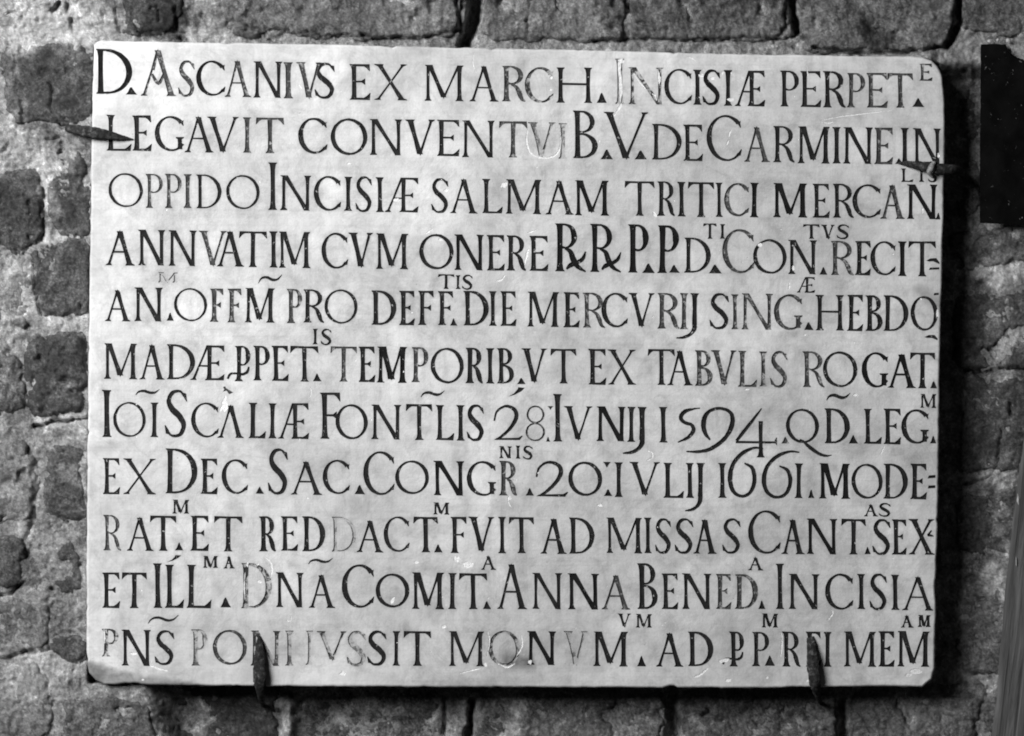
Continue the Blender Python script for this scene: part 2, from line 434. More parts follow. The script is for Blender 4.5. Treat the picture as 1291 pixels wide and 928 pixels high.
# ------------------------------------------------------------------ the inscription, as measured: glyph, x0, x1, top, bottom, filling
# every block is measured in a 4.297x enlargement whose corner lies at (ox, oy)
TILES = {
(110, 60): """
D 48 245 8 252 k|. 208 270 215 255|Av 288 482 10 262 m|S 492 585 72 265 m|C 590 748 70 262 k|A 742 888 70 268 m|N 900 1056 75 272|I 1062 1116 80 275 mb|V 1132 1270 80 275 m
L 105 240 365 560|E 245 350 368 560|G 365 525 370 562|A 525 685 372 568|V 650 820 375 568|I 840 892 378 570 m|T 912 1068 380 572 m
O 115 302 680 865 t|P 318 410 685 870 mt|P 422 512 685 870 mt|I 526 562 686 870 m|D 592 728 688 872 t|O 752 935 690 876 t|I 982 1028 622 880|N 1045 1212 693 882
""",
(380, 60): """
S 70 185 85 275|E 262 375 90 284|X 395 572 90 285|M 668 878 95 290|A 910 1068 98 292|R 1088 1215 100 292 m
C -18 140 380 576|O 158 358 383 583|N 370 545 388 583|V 562 722 390 582|E 736 858 392 588|N 870 1046 395 595|T 1068 1225 400 596 m
C 66 215 695 885|I 235 272 700 885|S 292 385 700 890|I 405 445 703 892|AE 455 635 705 892|S 702 800 710 895|A 805 955 710 898|L 980 1092 712 898|M 1108 1300 715 902
""",
(650, 60): """
C 50 205 105 300 w|H 222 415 108 300|. 440 495 245 300|I 540 590 60 305 g|N 612 800 108 308 w|C 805 955 115 308|I 965 1005 120 310|S 1012 1112 122 310 k|I 1130 1172 122 316
V 68 215 405 590 f|I 235 277 410 602 f|B 312 445 342 600|. 460 528 552 606|V 478 718 350 604|. 645 712 558 606|D 740 900 414 608|E 910 1015 418 614|C 1035 1225 365 616
A 160 315 718 905|M 322 505 720 910 k|T 590 755 725 912|R 768 865 725 912|I 880 918 728 915|T 932 1078 730 918|I 1088 1118 732 918|C 1130 1265 733 915 m
""",
(900, 60): """
AE 115 278 125 318|P 360 462 125 320|E 470 582 128 322|R 592 715 128 325|P 722 820 138 325 m|E 828 942 138 326 m|T 938 1082 140 326 m|. 1075 1140 275 322|E 1115 1185 88 180 m
A 162 305 428 620 m|R 322 440 425 622|M 455 628 428 628|I 645 685 430 628|N 700 860 432 630|E 870 972 435 632 m|. 982 1024 600 630|I 1015 1054 435 630|N 1080 1230 438 635|L 1015 1082 655 728|I 1108 1142 660 728|S 1160 1210 660 728
I 198 240 732 920 k|M 322 505 735 920 k|E 535 628 738 922|R 645 760 738 922|C 750 905 740 924|A 900 1035 742 928 m|N 1045 1210 742 930 k|. 1200 1232 895 932
""",
(110, 276): """
A 98 258 62 252|N 275 422 60 252|N 440 592 62 255|V 605 755 65 255 m|A 700 850 65 258|T 820 975 68 262|I 990 1028 68 264|M 1038 1208 70 266
M 385 490 290 345 x|A 95 235 382 555|N 255 408 372 555|. 430 470 508 552|O 470 650 375 555 t|F 665 740 378 558 m|F 760 838 378 562 m|M 855 1015 375 562|~ 925 1055 300 352|P 1082 1165 380 565 m|R 1172 1285 382 562
M 92 270 675 868|A 282 420 680 870|D 432 585 680 870|AE 562 745 685 874|PX 758 885 688 880|P 900 990 688 876|E 1000 1092 688 878|T 1098 1255 690 882|. 1222 1270 838 880
""",
(380, 276): """
C 108 252 75 270|V 255 388 75 262|M 405 578 80 272|O 638 825 82 274|N 828 988 85 278 k|E 1005 1102 88 280|R 1112 1218 90 280
O 125 305 382 568 t|D 380 515 388 575|E 530 615 390 576|F 632 720 390 576|F 740 825 392 576|. 805 845 540 578|T 738 830 300 380|I 838 860 305 380|S 870 930 305 382|D 878 1015 390 578|I 1020 1054 392 580|E 1078 1165 392 580
I 58 92 595 680|S 105 165 598 682|T 155 303 692 882 m|E 310 400 692 884|M 410 572 692 888 k|P 598 688 695 885 m|O 700 880 698 892|R 890 985 698 890|I 1003 1042 700 892|B 1060 1152 700 892|. 1168 1215 862 895
""",
(650, 276): """
E 75 178 92 282|RX 215 380 25 285 k|RX 405 570 28 288 k|P 610 722 30 292 k|. 685 755 242 294|P 770 885 35 294 k|. 830 890 250 292|D 915 1058 102 292|T 1015 1092 25 108|I 1108 1134 28 108|. 1045 1118 248 296
M 65 235 395 585|E 260 348 398 588|R 365 485 400 590 m|C 465 608 400 588|V 612 752 402 585|R 770 890 402 595 m|I 893 932 402 598 m|J 870 998 402 648|S 1050 1160 405 596
V 32 170 702 886|T 188 332 705 892|E 395 492 705 898|X 500 652 708 898|T 715 865 706 900|A 820 960 712 902|B 972 1068 712 905 m|V 1060 1198 712 900 m
""",
(900, 276): """
C 45 220 55 295 m|O 212 395 110 298|N 402 558 115 300|. 572 615 262 302|T 482 575 30 108|V 582 655 32 108|S 665 735 32 108|R 635 760 120 305 m|E 765 852 120 305|C 848 985 120 306|I 1000 1042 122 310 k|T 1052 1205 122 312|b 1150 1228 212 246|- 1165 1222 262 277
I 98 130 408 598 m|N 150 318 405 600 m|G 325 480 408 602 m|. 488 540 560 602|AE 450 550 315 400|H 552 705 412 605|E 722 810 412 608|B 822 915 414 608|D 920 1055 415 608|O 1066 1214 418 606|- 1190 1232 400 414|b 1140 1220 628 658
L 132 235 715 910 m|I 250 285 718 908 w|S 305 402 718 912 m|R 482 600 718 912 m|O 590 778 718 912|G 800 945 722 914 k|A 940 1095 730 916 k|T 1060 1200 725 918|. 1170 1212 880 918
""",
(110, 480): """
I 82 130 50 305|O 140 318 115 305 t|I 345 382 118 306|~ 260 392 45 80|S 420 545 52 305|C 562 712 118 308|An 705 850 130 310|` 735 792 30 75 m|L 875 970 120 312|I 985 1022 122 312|AE 1035 1202 122 315
E 85 178 420 615|X 195 372 422 615|D 425 598 368 612|E 615 708 422 614|C 728 870 425 614|. 912 958 575 612|S 978 1090 370 615|A 1102 1272 435 618
R 88 185 728 920 mt|A 212 360 738 922|T 338 485 732 922|M 462 552 645 720|. 475 522 878 920|E 560 660 732 922|T 685 842 735 925|R 932 1022 735 925|E 1050 1142 735 922|D 1165 1290 735 925
""",
(380, 480): """
F 102 215 65 315|O 185 360 128 318|N 378 540 130 318|T 565 712 128 322|L 728 828 132 322|I 843 882 132 325|S 895 992 132 325|~ 645 775 52 92|2 1040 1200 135 322|' 1120 1210 35 88
C 115 262 428 615|. 288 345 565 615|C 335 505 382 620|O 508 692 432 615|N 715 882 435 622 k|G 895 1055 435 625|R 1072 1170 435 622 m|. 1215 1260 582 622|N 1070 1140 355 420|I 1160 1187 352 422|S 1200 1255 355 425
D 165 298 738 927 gt|A 298 445 755 930|C 445 585 735 928|T 605 742 738 930|M 715 802 660 725|. 718 765 888 930|F 808 898 738 935|V 905 1045 738 925|I 1070 1105 738 935|T 1122 1262 740 935
""",
(650, 480): """
8 55 160 135 328 m|v 172 205 138 158|. 165 188 305 330|I 206 250 72 330|V 262 415 138 322|N 438 595 140 328 k|I 609 646 142 332|J 580 715 142 395|1 776 824 142 335|5 878 1000 145 335|9 925 1185 145 390
2 108 285 438 628|0 285 470 438 625|v 472 518 440 472|. 478 525 588 625 k|I 540 578 442 630|V 618 782 440 622|L 802 912 445 635|I 923 966 445 635|J 918 1025 445 706|1 1098 1142 445 635
A 135 278 745 938|D 290 428 742 938|M 492 685 742 935|I 700 734 742 935|S 755 845 748 936|S 862 965 748 936|A 962 1090 750 938
""",
(900, 480): """
4 118 345 150 415|. 365 410 305 340 m|Q 390 570 152 338|D 600 738 150 340|~ 608 738 65 110 b|. 730 782 295 340|L 812 910 152 342|E 920 1015 152 344|G 1015 1165 155 342|. 1170 1208 300 340|M 1118 1205 72 148
6 78 270 360 632|6 260 468 380 637|I 440 480 448 637|. 510 545 590 637|M 570 738 448 640 k|O 745 915 450 640|D 920 1052 450 640|E 1065 1155 450 642|- 1158 1216 510 530 k|- 1158 1216 566 585 k
S 45 148 748 936|C 185 362 702 938|A 365 492 750 940|N 502 668 748 940 k|T 688 825 750 942|. 815 850 900 940|S 858 960 752 942|A 812 890 668 735|S 892 960 665 735|E 965 1045 752 942|X 1055 1195 750 942|z 1155 1190 808 850
""",
(110, 680): """
E 82 178 180 372|T 185 325 180 373|I 358 405 130 372|L 422 525 138 372|' 430 510 85 125|L 540 675 138 372|M 628 708 90 155|A 738 800 90 158|. 722 778 315 368|D 835 1000 130 375 w|N 1022 1172 180 368
P 80 170 485 635 w|N 185 345 490 685|S 365 475 495 680|~ 328 495 408 460|P 565 652 488 685 f|O 680 865 490 680 m|N 885 1045 495 685 w|I 1075 1115 495 685 f|I 1190 1216 495 680 g
""",
(380, 680): """
A 38 182 190 372|~ 35 170 100 138|C 218 395 135 372|O 402 585 185 370|M 600 772 180 378|I 798 838 182 378|T 852 1008 185 378|. 982 1028 335 378|A 972 1055 88 165|A 1058 1222 132 378
V 85 245 498 655 w|S 245 355 500 685 f|S 355 465 498 682|I 498 530 498 685|T 552 705 498 685|M 800 990 498 688|O 1012 1185 495 685 w
""",
(650, 680): """
N 90 252 182 378|N 282 452 185 380 k|A 465 622 192 380 m|B 660 770 130 378|E 792 882 185 378|N 902 1060 185 378
N 62 218 498 680 k|V 262 390 498 680 f|M 422 608 500 688|V 552 625 402 475|M 652 738 405 478|. 658 708 632 688 k|A 760 910 505 690|D 935 1072 500 688
""",
(900, 680): """
E 12 95 188 378 m|D 115 240 190 378 m|. 240 280 332 378|A 185 268 95 168|I 338 378 132 378|N 405 570 188 378|C 602 755 185 382|I 780 817 188 378|S 842 940 188 382|I 963 1002 192 382|A 1020 1192 200 385
PX 45 165 500 688|P 208 300 502 688|M 260 348 402 478 k|. 275 332 630 685|R 370 470 500 690|E 498 582 500 690|I 598 634 502 690|M 705 878 500 690|E 892 980 498 690|M 995 1168 498 690|A 1012 1082 410 478|M 1105 1175 410 475
""",
}
ZF = 4.297
NAMES = {'.': 'interpunct', 'v': 'interpunct', '~': 'tilde_mark', "'": 'accent_mark', '`': 'accent_mark', '-': 'hyphen', 'b': 'hyphen', 'z': 'hyphen',
         '1': 'numeral', '2': 'numeral', '4': 'numeral', '5': 'numeral', '6': 'numeral', '8': 'numeral', '9': 'numeral', '0': 'numeral'}
def right_edge(y):
    return float(np.interp(y, [60, 78, 90, 112, 150, 330, 450, 700, 840, 866], [1165, 1179, 1186, 1190, 1190.5, 1187.5, 1184.5, 1181, 1178, 1165]))
glyphs = []
gr = random.Random(7)
for (ox, oy), txt in TILES.items():
    for item in txt.replace('\n', '|').split('|'):
        p = item.split()
        if not p: continue
        ch = p[0]; x0, x1, y0, y1 = [float(v) for v in p[1:5]]; fl = p[5] if len(p) > 5 else ''
        ink = ''.join(c for c in fl if c in 'kmwfgx'); wt = 1.0
        if 't' in fl: wt = .78
        if 'b' in fl: wt = 1.25
        if ink == 'k': wt *= 1.10
        X0, X1 = ox + x0/ZF, ox + x1/ZF; Y0, Y1 = oy + y0/ZF, oy + y1/ZF
        w, h = X1 - X0, Y1 - Y0
        wt *= gr.uniform(.93, 1.07)
        polys = build_glyph(ch, w, h, wt)
        if ch == 'Q':
            gq = Glyph(w, h, wt)
            gq.stroke([(w*.42, h*.1), (w*.55, h*.03), (w*.72, -h*.12), (w*.95, -h*.28), (w*1.18, -h*.36), (w*1.38, -h*.34)], [gq.N*.9, gq.N*1.3, gq.S*.9, gq.S*.8, gq.N*1.2, gq.N*.4], 6)
            polys += gq.polys
        out = []
        sk = gr.uniform(-.012, .012)
        for q in polys:
            x = X0 + q[:, 0] + (q[:, 1] - h/2)*sk; y = Y1 - q[:, 1] + .015*(q[:, 0] - w/2)
            x = x + (RNG.random(len(x)) - .5)*.42; y = y + (RNG.random(len(y)) - .5)*.42
            lim = np.array([right_edge(v) - 2.9 for v in y]); x = np.minimum(x, lim)
            out.append(np.stack([x, y], 1))
        nm = NAMES.get(ch, ('tall_capital' if h > 51.5 else 'letter') if h > 24 else 'superscript_letter')
        glyphs.append((nm, ink, out))

# chips and scratches that show bright broken marble: (x, y) outlines in photo millimetres
def lump(cx, cy, rx, ry, a=0.0, n=11, rr=.3):
    t = np.linspace(0, 2*math.pi, n, endpoint=False); r = 1 + (RNG.random(n) - .5)*2*rr
    x = rx*r*np.cos(t); y = ry*r*np.sin(t); c, s = math.cos(a), math.sin(a)
    return np.stack([cx + x*c - y*s, cy + x*s + y*c], 1)
def scratch(pts, w):
    g = Glyph(10, 10); g.stroke([(x, y) for x, y in pts], [w*.3] + [w]*(len(pts) - 2) + [w*.3], 4)
    q = g.polys[0]; return q + (RNG.random(q.shape) - .5)*w*.35
chips = [
    scratch([(783, 73), (781, 80), (782, 100), (783, 118), (782, 130)], 3.4), scratch([(784, 130), (780, 137), (774, 146)], 3.2), lump(783, 77, 3.5, 3.2),
    scratch([(829, 88), (831, 98), (831, 106)], 3.6), scratch([(798, 92), (806, 104), (816, 114)], 1.4), scratch([(822, 118), (826, 121), (828, 127)], 2.2),
    scratch([(864, 73), (871, 73), (877, 77)], 1.8), lump(884, 95, 3.0, 2.6), lump(898, 99, 3.2, 2.2), lump(911, 92, 2.2, 1.7),
    scratch([(665, 163), (664, 178), (668, 192), (678, 198), (690, 199), (702, 194), (707, 180), (706, 166)], 1.8),
    scratch([(667, 313), (664, 322), (661, 334)], 3.0), scratch([(664, 294), (671, 292), (679, 288)], 1.6), scratch([(625, 354), (632, 353), (637, 347)], 2.4),
    scratch([(536, 295), (542, 291), (546, 289)], 2.0), lump(555, 302, 3.4, 1.6, .5), lump(635, 233, 5, 3, -.6), lump(958, 309, 2.6, 2.4), lump(1000, 338, 1.2, 3), scratch([(995, 356), (995, 361), (994, 366)], 2.2),
    scratch([(284, 499), (282, 508), (277, 519)], 4.0), lump(283, 512, 4, 6), scratch([(391, 487), (392, 495), (391, 503)], 1.2),
    scratch([(816, 568), (822, 571), (822, 577), (815, 581)], 1.8), lump(1079, 498, 4, 1.6, .1), scratch([(1115, 562), (1112, 569), (1109, 575)], 1.8), lump(942, 491, 3.2, 1.2),
    lump(642, 628, 2, 3), scratch([(640, 630), (642, 636), (645, 640)], 1.4), lump(756, 637, 3, 2),
    scratch([(333, 702), (340, 708), (343, 718), (341, 728)], 2.2), lump(327, 733, 2.6, 2.2), lump(325, 712, 1.6, 1.3), lump(312, 712, 1.2, 3), scratch([(309, 722), (308, 740), (309, 756)], 1.3), lump(495, 757, 2.6, 4.5, .4),
    lump(576, 705, 4, 4.5), lump(590, 712, 7, 4, .1), lump(525, 709, 2.6, 2.2), scratch([(361, 782), (366, 783), (367, 777)], 1.3), scratch([(1047, 768), (1050, 772), (1047, 778), (1042, 783)], 1.6),
    scratch([(189, 839), (200, 843), (212, 846)], 2.2), lump(168, 824, 5, 1.8), scratch([(131, 793), (132, 803), (132, 811)], 2.0), lump(180, 857, 1.6, 1.3),
    scratch([(615, 796), (617, 812), (613, 828)], 2.2), scratch([(657, 800), (658, 815), (651, 828)], 2.0), scratch([(628, 837), (640, 841), (650, 836)], 2.4), lump(612, 838, 2.2, 3.0), scratch([(580, 849), (595, 845), (610, 842)], 1.8),
    lump(668, 835, 3, 3), lump(560, 790, 3, 2), lump(432, 849, 4, 3), lump(912, 833, 7, 2.6, -.3), lump(886, 848, 8, 1.8, -.7), lump(880, 852, 6, 1.3, -.4), lump(918, 858, 4, 2), lump(1155, 846, 7, 3), lump(1145, 851, 4, 2), lump(967, 854, 1.6, 1.6), lump(1018, 858, 2, 1.3), scratch([(985, 797), (986, 812), (984, 828)], 1.8),
    scratch([(1033, 152), (1060, 147), (1100, 142), (1127, 139)], 1.2), scratch([(1035, 154), (1045, 155), (1052, 153)], 1.3), scratch([(1017, 82), (1018, 92), (1018, 98)], 1.2), lump(695, 98, 2.0, 2.0), lump(694, 113, 2, 1.6), lump(921, 126, 4, 2.4), scratch([(597, 63), (596, 80), (600, 92)], 1.0),
    lump(1182, 395, 1.6, 5), lump(1161, 377, 1.3, 1.3), lump(1188, 180, 1.0, 9), lump(1183, 196, 1.4, 3), lump(1163, 265, 1.2, 3.2), lump(920, 168, 1.2, 5.2, .3), scratch([(921, 172), (916, 181)], 1.0) if False else lump(917, 180, 1, 4, .4),
    lump(500, 252, 4, 2), lump(563, 240, 3, 2), lump(825, 270, 2, 4, -.5), lump(440, 206, 3.0, 1.1, .2), lump(378, 109, 3.2, 1.0, .9),
]
for _ in range(60):
    chips.append(lump(RNG.uniform(125, 1170), RNG.uniform(75, 855), RNG.uniform(.5, 1.3), RNG.uniform(.5, 1.1), RNG.uniform(0, 3), 6))

# ------------------------------------------------------------------ the tablet: outline, then one triangulated face with the letters cut into it
def outline():
    key = [(118.5, 66), (119, 57), (123, 53), (130, 51.8), (200, 52.6), (330, 54.6), (440, 57.0), (585, 60.5), (700, 62.5), (860, 66.5), (985, 69.5), (1080, 70.6), (1149, 71.5), (1164, 73), (1175, 77), (1182, 84), (1187, 95), (1190, 112),
           (1191, 135), (1191, 180), (1189.5, 260), (1188, 330), (1186, 400), (1184.5, 470), (1183, 600), (1181.5, 690), (1180, 728), (1178.5, 738), (1180, 760), (1179, 800), (1177.5, 842), (1174, 856), (1163, 865.5), (1110, 865),
           (960, 867), (700, 866.5), (560, 866), (330, 865), (200, 863.6), (132, 862.6), (121, 858), (113, 848), (110, 836), (109.6, 760), (110, 640), (111.5, 480), (113.5, 330), (115.5, 200), (117.5, 100)]
    pts = []
    for i in range(len(key)):
        a = np.array(key[i], float); b = np.array(key[(i + 1) % len(key)], float); n = max(1, int(np.hypot(*(b - a)) / 5.0))
        for k in range(n): pts.append(a + (b - a)*k/n)
    p = np.array(pts); nx = np.roll(p, -1, 0) - np.roll(p, 1, 0); l = np.hypot(nx[:, 0], nx[:, 1]); nrm = np.stack([nx[:, 1]/l, -nx[:, 0]/l], 1)   # outward (y down, clockwise)
    j = fbm(p[:, 0], p[:, 1], 40.0, 6, 3, .8)*.8
    chipd = np.clip(fbm(p[:, 0], p[:, 1], 16.0, 2, 9) - .38, 0, 1)*11
    return p + nrm*(j - chipd)[:, None], nrm
OUT, ONRM = outline()
RIM = [(2.6, 0.0), (1.6, 0.25), (.7, .9), (.15, 2.0), (0.0, 3.6), (0.1, 12.0), (0.4, 26.0)]
face_ring = OUT - ONRM*RIM[0][0]

pts2 = []; edges2 = []
def add_loop(q):
    s = len(pts2); n = len(q)
    pts2.extend([Vector((float(a), float(b))) for a, b in q]); edges2.extend([(s + i, s + (i + 1) % n) for i in range(n)])
add_loop(face_ring)
for nm, ink, polys in glyphs:
    for q in polys: add_loop(q)
for q in chips:
    q[:, 0] = np.minimum(q[:, 0], [right_edge(v) - 3.2 for v in q[:, 1]]); q[:, 1] = np.minimum(q[:, 1], 861)
    add_loop(q)

def in_poly(px, py, q):
    """non-zero winding test"""
    w = np.zeros(len(px), int); n = len(q)
    for i in range(n):
        x0, y0 = q[i]; x1, y1 = q[(i + 1) % n]
        if y0 == y1: continue
        cr = (x1 - x0)*(py - y0) - (px - x0)*(y1 - y0)
        up = (y0 <= py) & (py < y1) & (cr > 0); dn = (y1 <= py) & (py < y0) & (cr < 0)
        w += up.astype(int) - dn.astype(int)
    return w != 0
gx, gy = np.meshgrid(np.arange(116, 1186, 5.5), np.arange(58, 862, 5.5))
gx = gx.ravel() + (RNG.random(gx.size) - .5)*3; gy = gy.ravel() + (RNG.random(gy.size) - .5)*3
ok = in_poly(gx, gy, OUT - ONRM*6)
pts2.extend([Vector((float(a), float(b))) for a, b in zip(gx[ok], gy[ok])])
import time as _t; _t0 = _t.time()
cv, ce, cf, ov, oe, of = delaunay_2d_cdt(pts2, edges2, [], 0, 1e-4)
print("cdt", len(cv), len(cf), _t.time() - _t0)
CV = np.array([(v.x, v.y) for v in cv]); CF = np.array([tuple(f) for f in cf])
cen = CV[CF].mean(1)
ori = np.argsort(cen[:, 0]); cxs = cen[ori, 0]
owner = np.full(len(CF), -1)              # -2 outside, -1 marble, -3 chip, >=0 letter
def claim(q, val, only=-1):
    lo = np.searchsorted(cxs, q[:, 0].min()); hi = np.searchsorted(cxs, q[:, 0].max())
    idx = ori[lo:hi]; idx = idx[(cen[idx, 1] >= q[:, 1].min()) & (cen[idx, 1] <= q[:, 1].max())]
    idx = idx[in_poly(cen[idx, 0], cen[idx, 1], q)]
    idx = idx[owner[idx] == only]; owner[idx] = val
inside = in_poly(cen[:, 0], cen[:, 1], face_ring); owner[~inside] = -2
for q in chips: claim(q, -3)
for gi, (nm, ink, polys) in enumerate(glyphs):
    for q in polys: claim(q, gi)
# make all triangles face the viewer (-Y)
def dish(x, y):
    """slight unevenness of the worked marble face, millimetres towards the wall"""
    return fbm(x, y, 220.0, 3, 21)*1.6 + fbm(x, y, 40.0, 2, 25)*.35 + np.zeros_like(x)
tri = CV[CF]; area = (tri[:, 1, 0] - tri[:, 0, 0])*(tri[:, 2, 1] - tri[:, 0, 1]) - (tri[:, 2, 0] - tri[:, 0, 0])*(tri[:, 1, 1] - tri[:, 0, 1])
CF[area < 0] = CF[area < 0][:, ::-1]      # y down: positive area = clockwise on screen as seen from the camera -> flip below
CF = CF[:, ::-1]
DEP = dish(CV[:, 0], CV[:, 1])
CUTD = 1.5; CHIPD = .4
def depth_of(o): return CUTD if o >= 0 else (CHIPD if o == -3 else 0.0)

verts = []; faces = []; mids = []; vmap = {}
def vid(i, layer):
    k = (i, layer)
    if k not in vmap:
        vmap[k] = len(verts)
        extra = {0: 0.0, 1: CUTD, 2: CHIPD}[layer]
        verts.append((P(CV[i, 0], CV[i, 1], DEP[i] + extra)))
    return vmap[k]
LAY = lambda o: 1 if o >= 0 else (2 if o == -3 else 0)
edge_own = {}
for fi in range(len(CF)):
    o = owner[fi]
    if o == -2: continue
    f = CF[fi]
    if o < 0:
        faces.append([vid(i, LAY(o)) for i in f]); mids.append(0 if o == -1 else 1)
    for a, b in ((f[0], f[1]), (f[1], f[2]), (f[2], f[0])): edge_own[(a, b)] = o
for (a, b), o in edge_own.items():
    o2 = edge_own.get((b, a))
    if o2 is None: continue
    la, lb = LAY(o), LAY(o2)
    if la == 0 and lb != 0:
        faces.append([vid(b, 0), vid(a, 0), vid(a, lb), vid(b, lb)]); mids.append(2 if lb == 1 else 1)
    elif la == 2 and lb == 1:
        faces.append([vid(b, 2), vid(a, 2), vid(a, 1), vid(b, 1)]); mids.append(2)
# rim, sides and back
n = len(OUT); base = len(verts); rd = dish(OUT[:, 0], OUT[:, 1])
ringid = []
loop = []
for k, (off, dep) in enumerate(RIM):
    if k == 0:
        ids = [vid(i, 0) for i in [ov_i for ov_i in range(0)]]
        lut = {}
        for vi, orig in enumerate(ov):
            for o_ in orig:
                if o_ < n: lut[o_] = vi
        ids = [vid(lut[i], 0) for i in range(n)]
    else:
        q = OUT - ONRM*off; rough = fbm(q[:, 0], q[:, 1] + dep*3, 12.0, 3, 31)*(.5 if k < 5 else 2.0)
        q = q + ONRM*rough[:, None]*(.4 if k < 4 else 1.0)
        ids = []
        for i in range(n):
            ids.append(len(verts)); verts.append(P(q[i, 0], q[i, 1], dep + rd[i]*max(0, 1 - dep/5)))
    ringid.append(ids)
for k in range(len(RIM) - 1):
    A, B = ringid[k], ringid[k + 1]
    for i in range(n):
        j = (i + 1) % n
        faces.append([A[i], B[i], B[j], A[j]]); mids.append(0)
faces.append(ringid[-1][::-1]); mids.append(0)
me = mesh_from("marble_tablet", verts, faces, False, mids)
me.validate()
tablet = link("marble_tablet", me, [MARBLE, FRESH, CUT])
tag(tablet, "white marble tablet cut with eleven lines of dark Latin capitals on the brick wall", "tablet")

# stains with a shape of their own, kept as an attribute on the marble
def seg(x, y, x0, y0, x1, y1, r):
    dx, dy = x1 - x0, y1 - y0; t = np.clip(((x - x0)*dx + (y - y0)*dy)/(dx*dx + dy*dy + 1e-9), 0, 1)
    return np.clip(1 - np.hypot(x - x0 - t*dx, y - y0 - t*dy)/r, 0, 1)
co = np.empty(len(me.vertices)*3); me.vertices.foreach_get("co", co); co = co.reshape(-1, 3)
k_ = CAM_D/(CAM_D + co[:, 1]); sx = co[:, 0]*1000*k_ + 645.5; sy = 464 - co[:, 2]*1000*k_
st = np.zeros(len(sx))
def blot(v, a): 
    global st
    st = np.maximum(st, np.clip(v, 0, 1)*a)
edge_y = np.interp(sx, [100, 112, 140, 180, 230, 270], [822, 832, 842, 852, 858, 864])
blot(sstep(-2, 3, sy - edge_y)*sstep(275, 235, sx), .9)
for s in ((640, 832, 666, 836, 13, 1.0), (664, 822, 700, 808, 16, .45), (700, 806, 730, 806, 10, .3), (1160, 366, 1186, 386, 12, .55), (116, 525, 132, 542, 6, .35), (122, 566, 150, 562, 7, .35),
          (208, 350, 216, 346, 14, .22), (245, 165, 262, 178, 14, .22), (515, 60, 522, 66, 8, .12), (500, 70, 505, 105, 6, .18), (540, 865, 620, 862, 12, .45), (436, 70, 440, 66, 15, .2), (675, 178, 690, 178, 22, .22),
          (170, 668, 176, 680, 12, .3), (818, 822, 830, 818, 16, .3), (725, 815, 722, 828, 10, .3), (150, 190, 170, 184, 9, .3), (125, 855, 200, 861, 8, .4), (830, 366, 834, 362, 9, .4), (1070, 565, 1100, 562, 16, .12), (250, 862, 262, 848, 8, .2)):
    blot(seg(sx, sy, *s[:5])*1.4, s[5])
grime = np.zeros(len(sx))
for (i_, lay), vi in vmap.items():
    if lay == 1: grime[vi] = 1
for (i_, lay), vi in vmap.items():
    if lay == 0 and (i_, 1) in vmap: grime[vi] = 1
st = np.maximum(st, grime*np.clip(.13 + fbm(sx, sy, 120.0, 4, 77)*.30, .03, .3))
att = me.color_attributes.new("stain", 'FLOAT_COLOR', 'POINT')
buf = np.ones((len(sx), 4)); buf[:, 0] = buf[:, 1] = buf[:, 2] = st
att.data.foreach_set("color", buf.ravel())

tri_of = {}
for fi in np.nonzero(owner >= 0)[0]: tri_of.setdefault(int(owner[fi]), []).append(fi)
for gi, (nm, ink, polys) in enumerate(glyphs):
    if gi not in tri_of: print("empty glyph", gi, nm); continue
    fs = CF[tri_of[gi]]; u, inv = np.unique(fs, return_inverse=True); inv = inv.reshape(fs.shape)
    lm = mesh_from(nm, [P(CV[i, 0], CV[i, 1], DEP[i] + CUTD) for i in u], inv.tolist())
    link(nm, lm, [INK[ink]], tablet)
from collections import Counter
print(Counter(g[0] for g in glyphs))

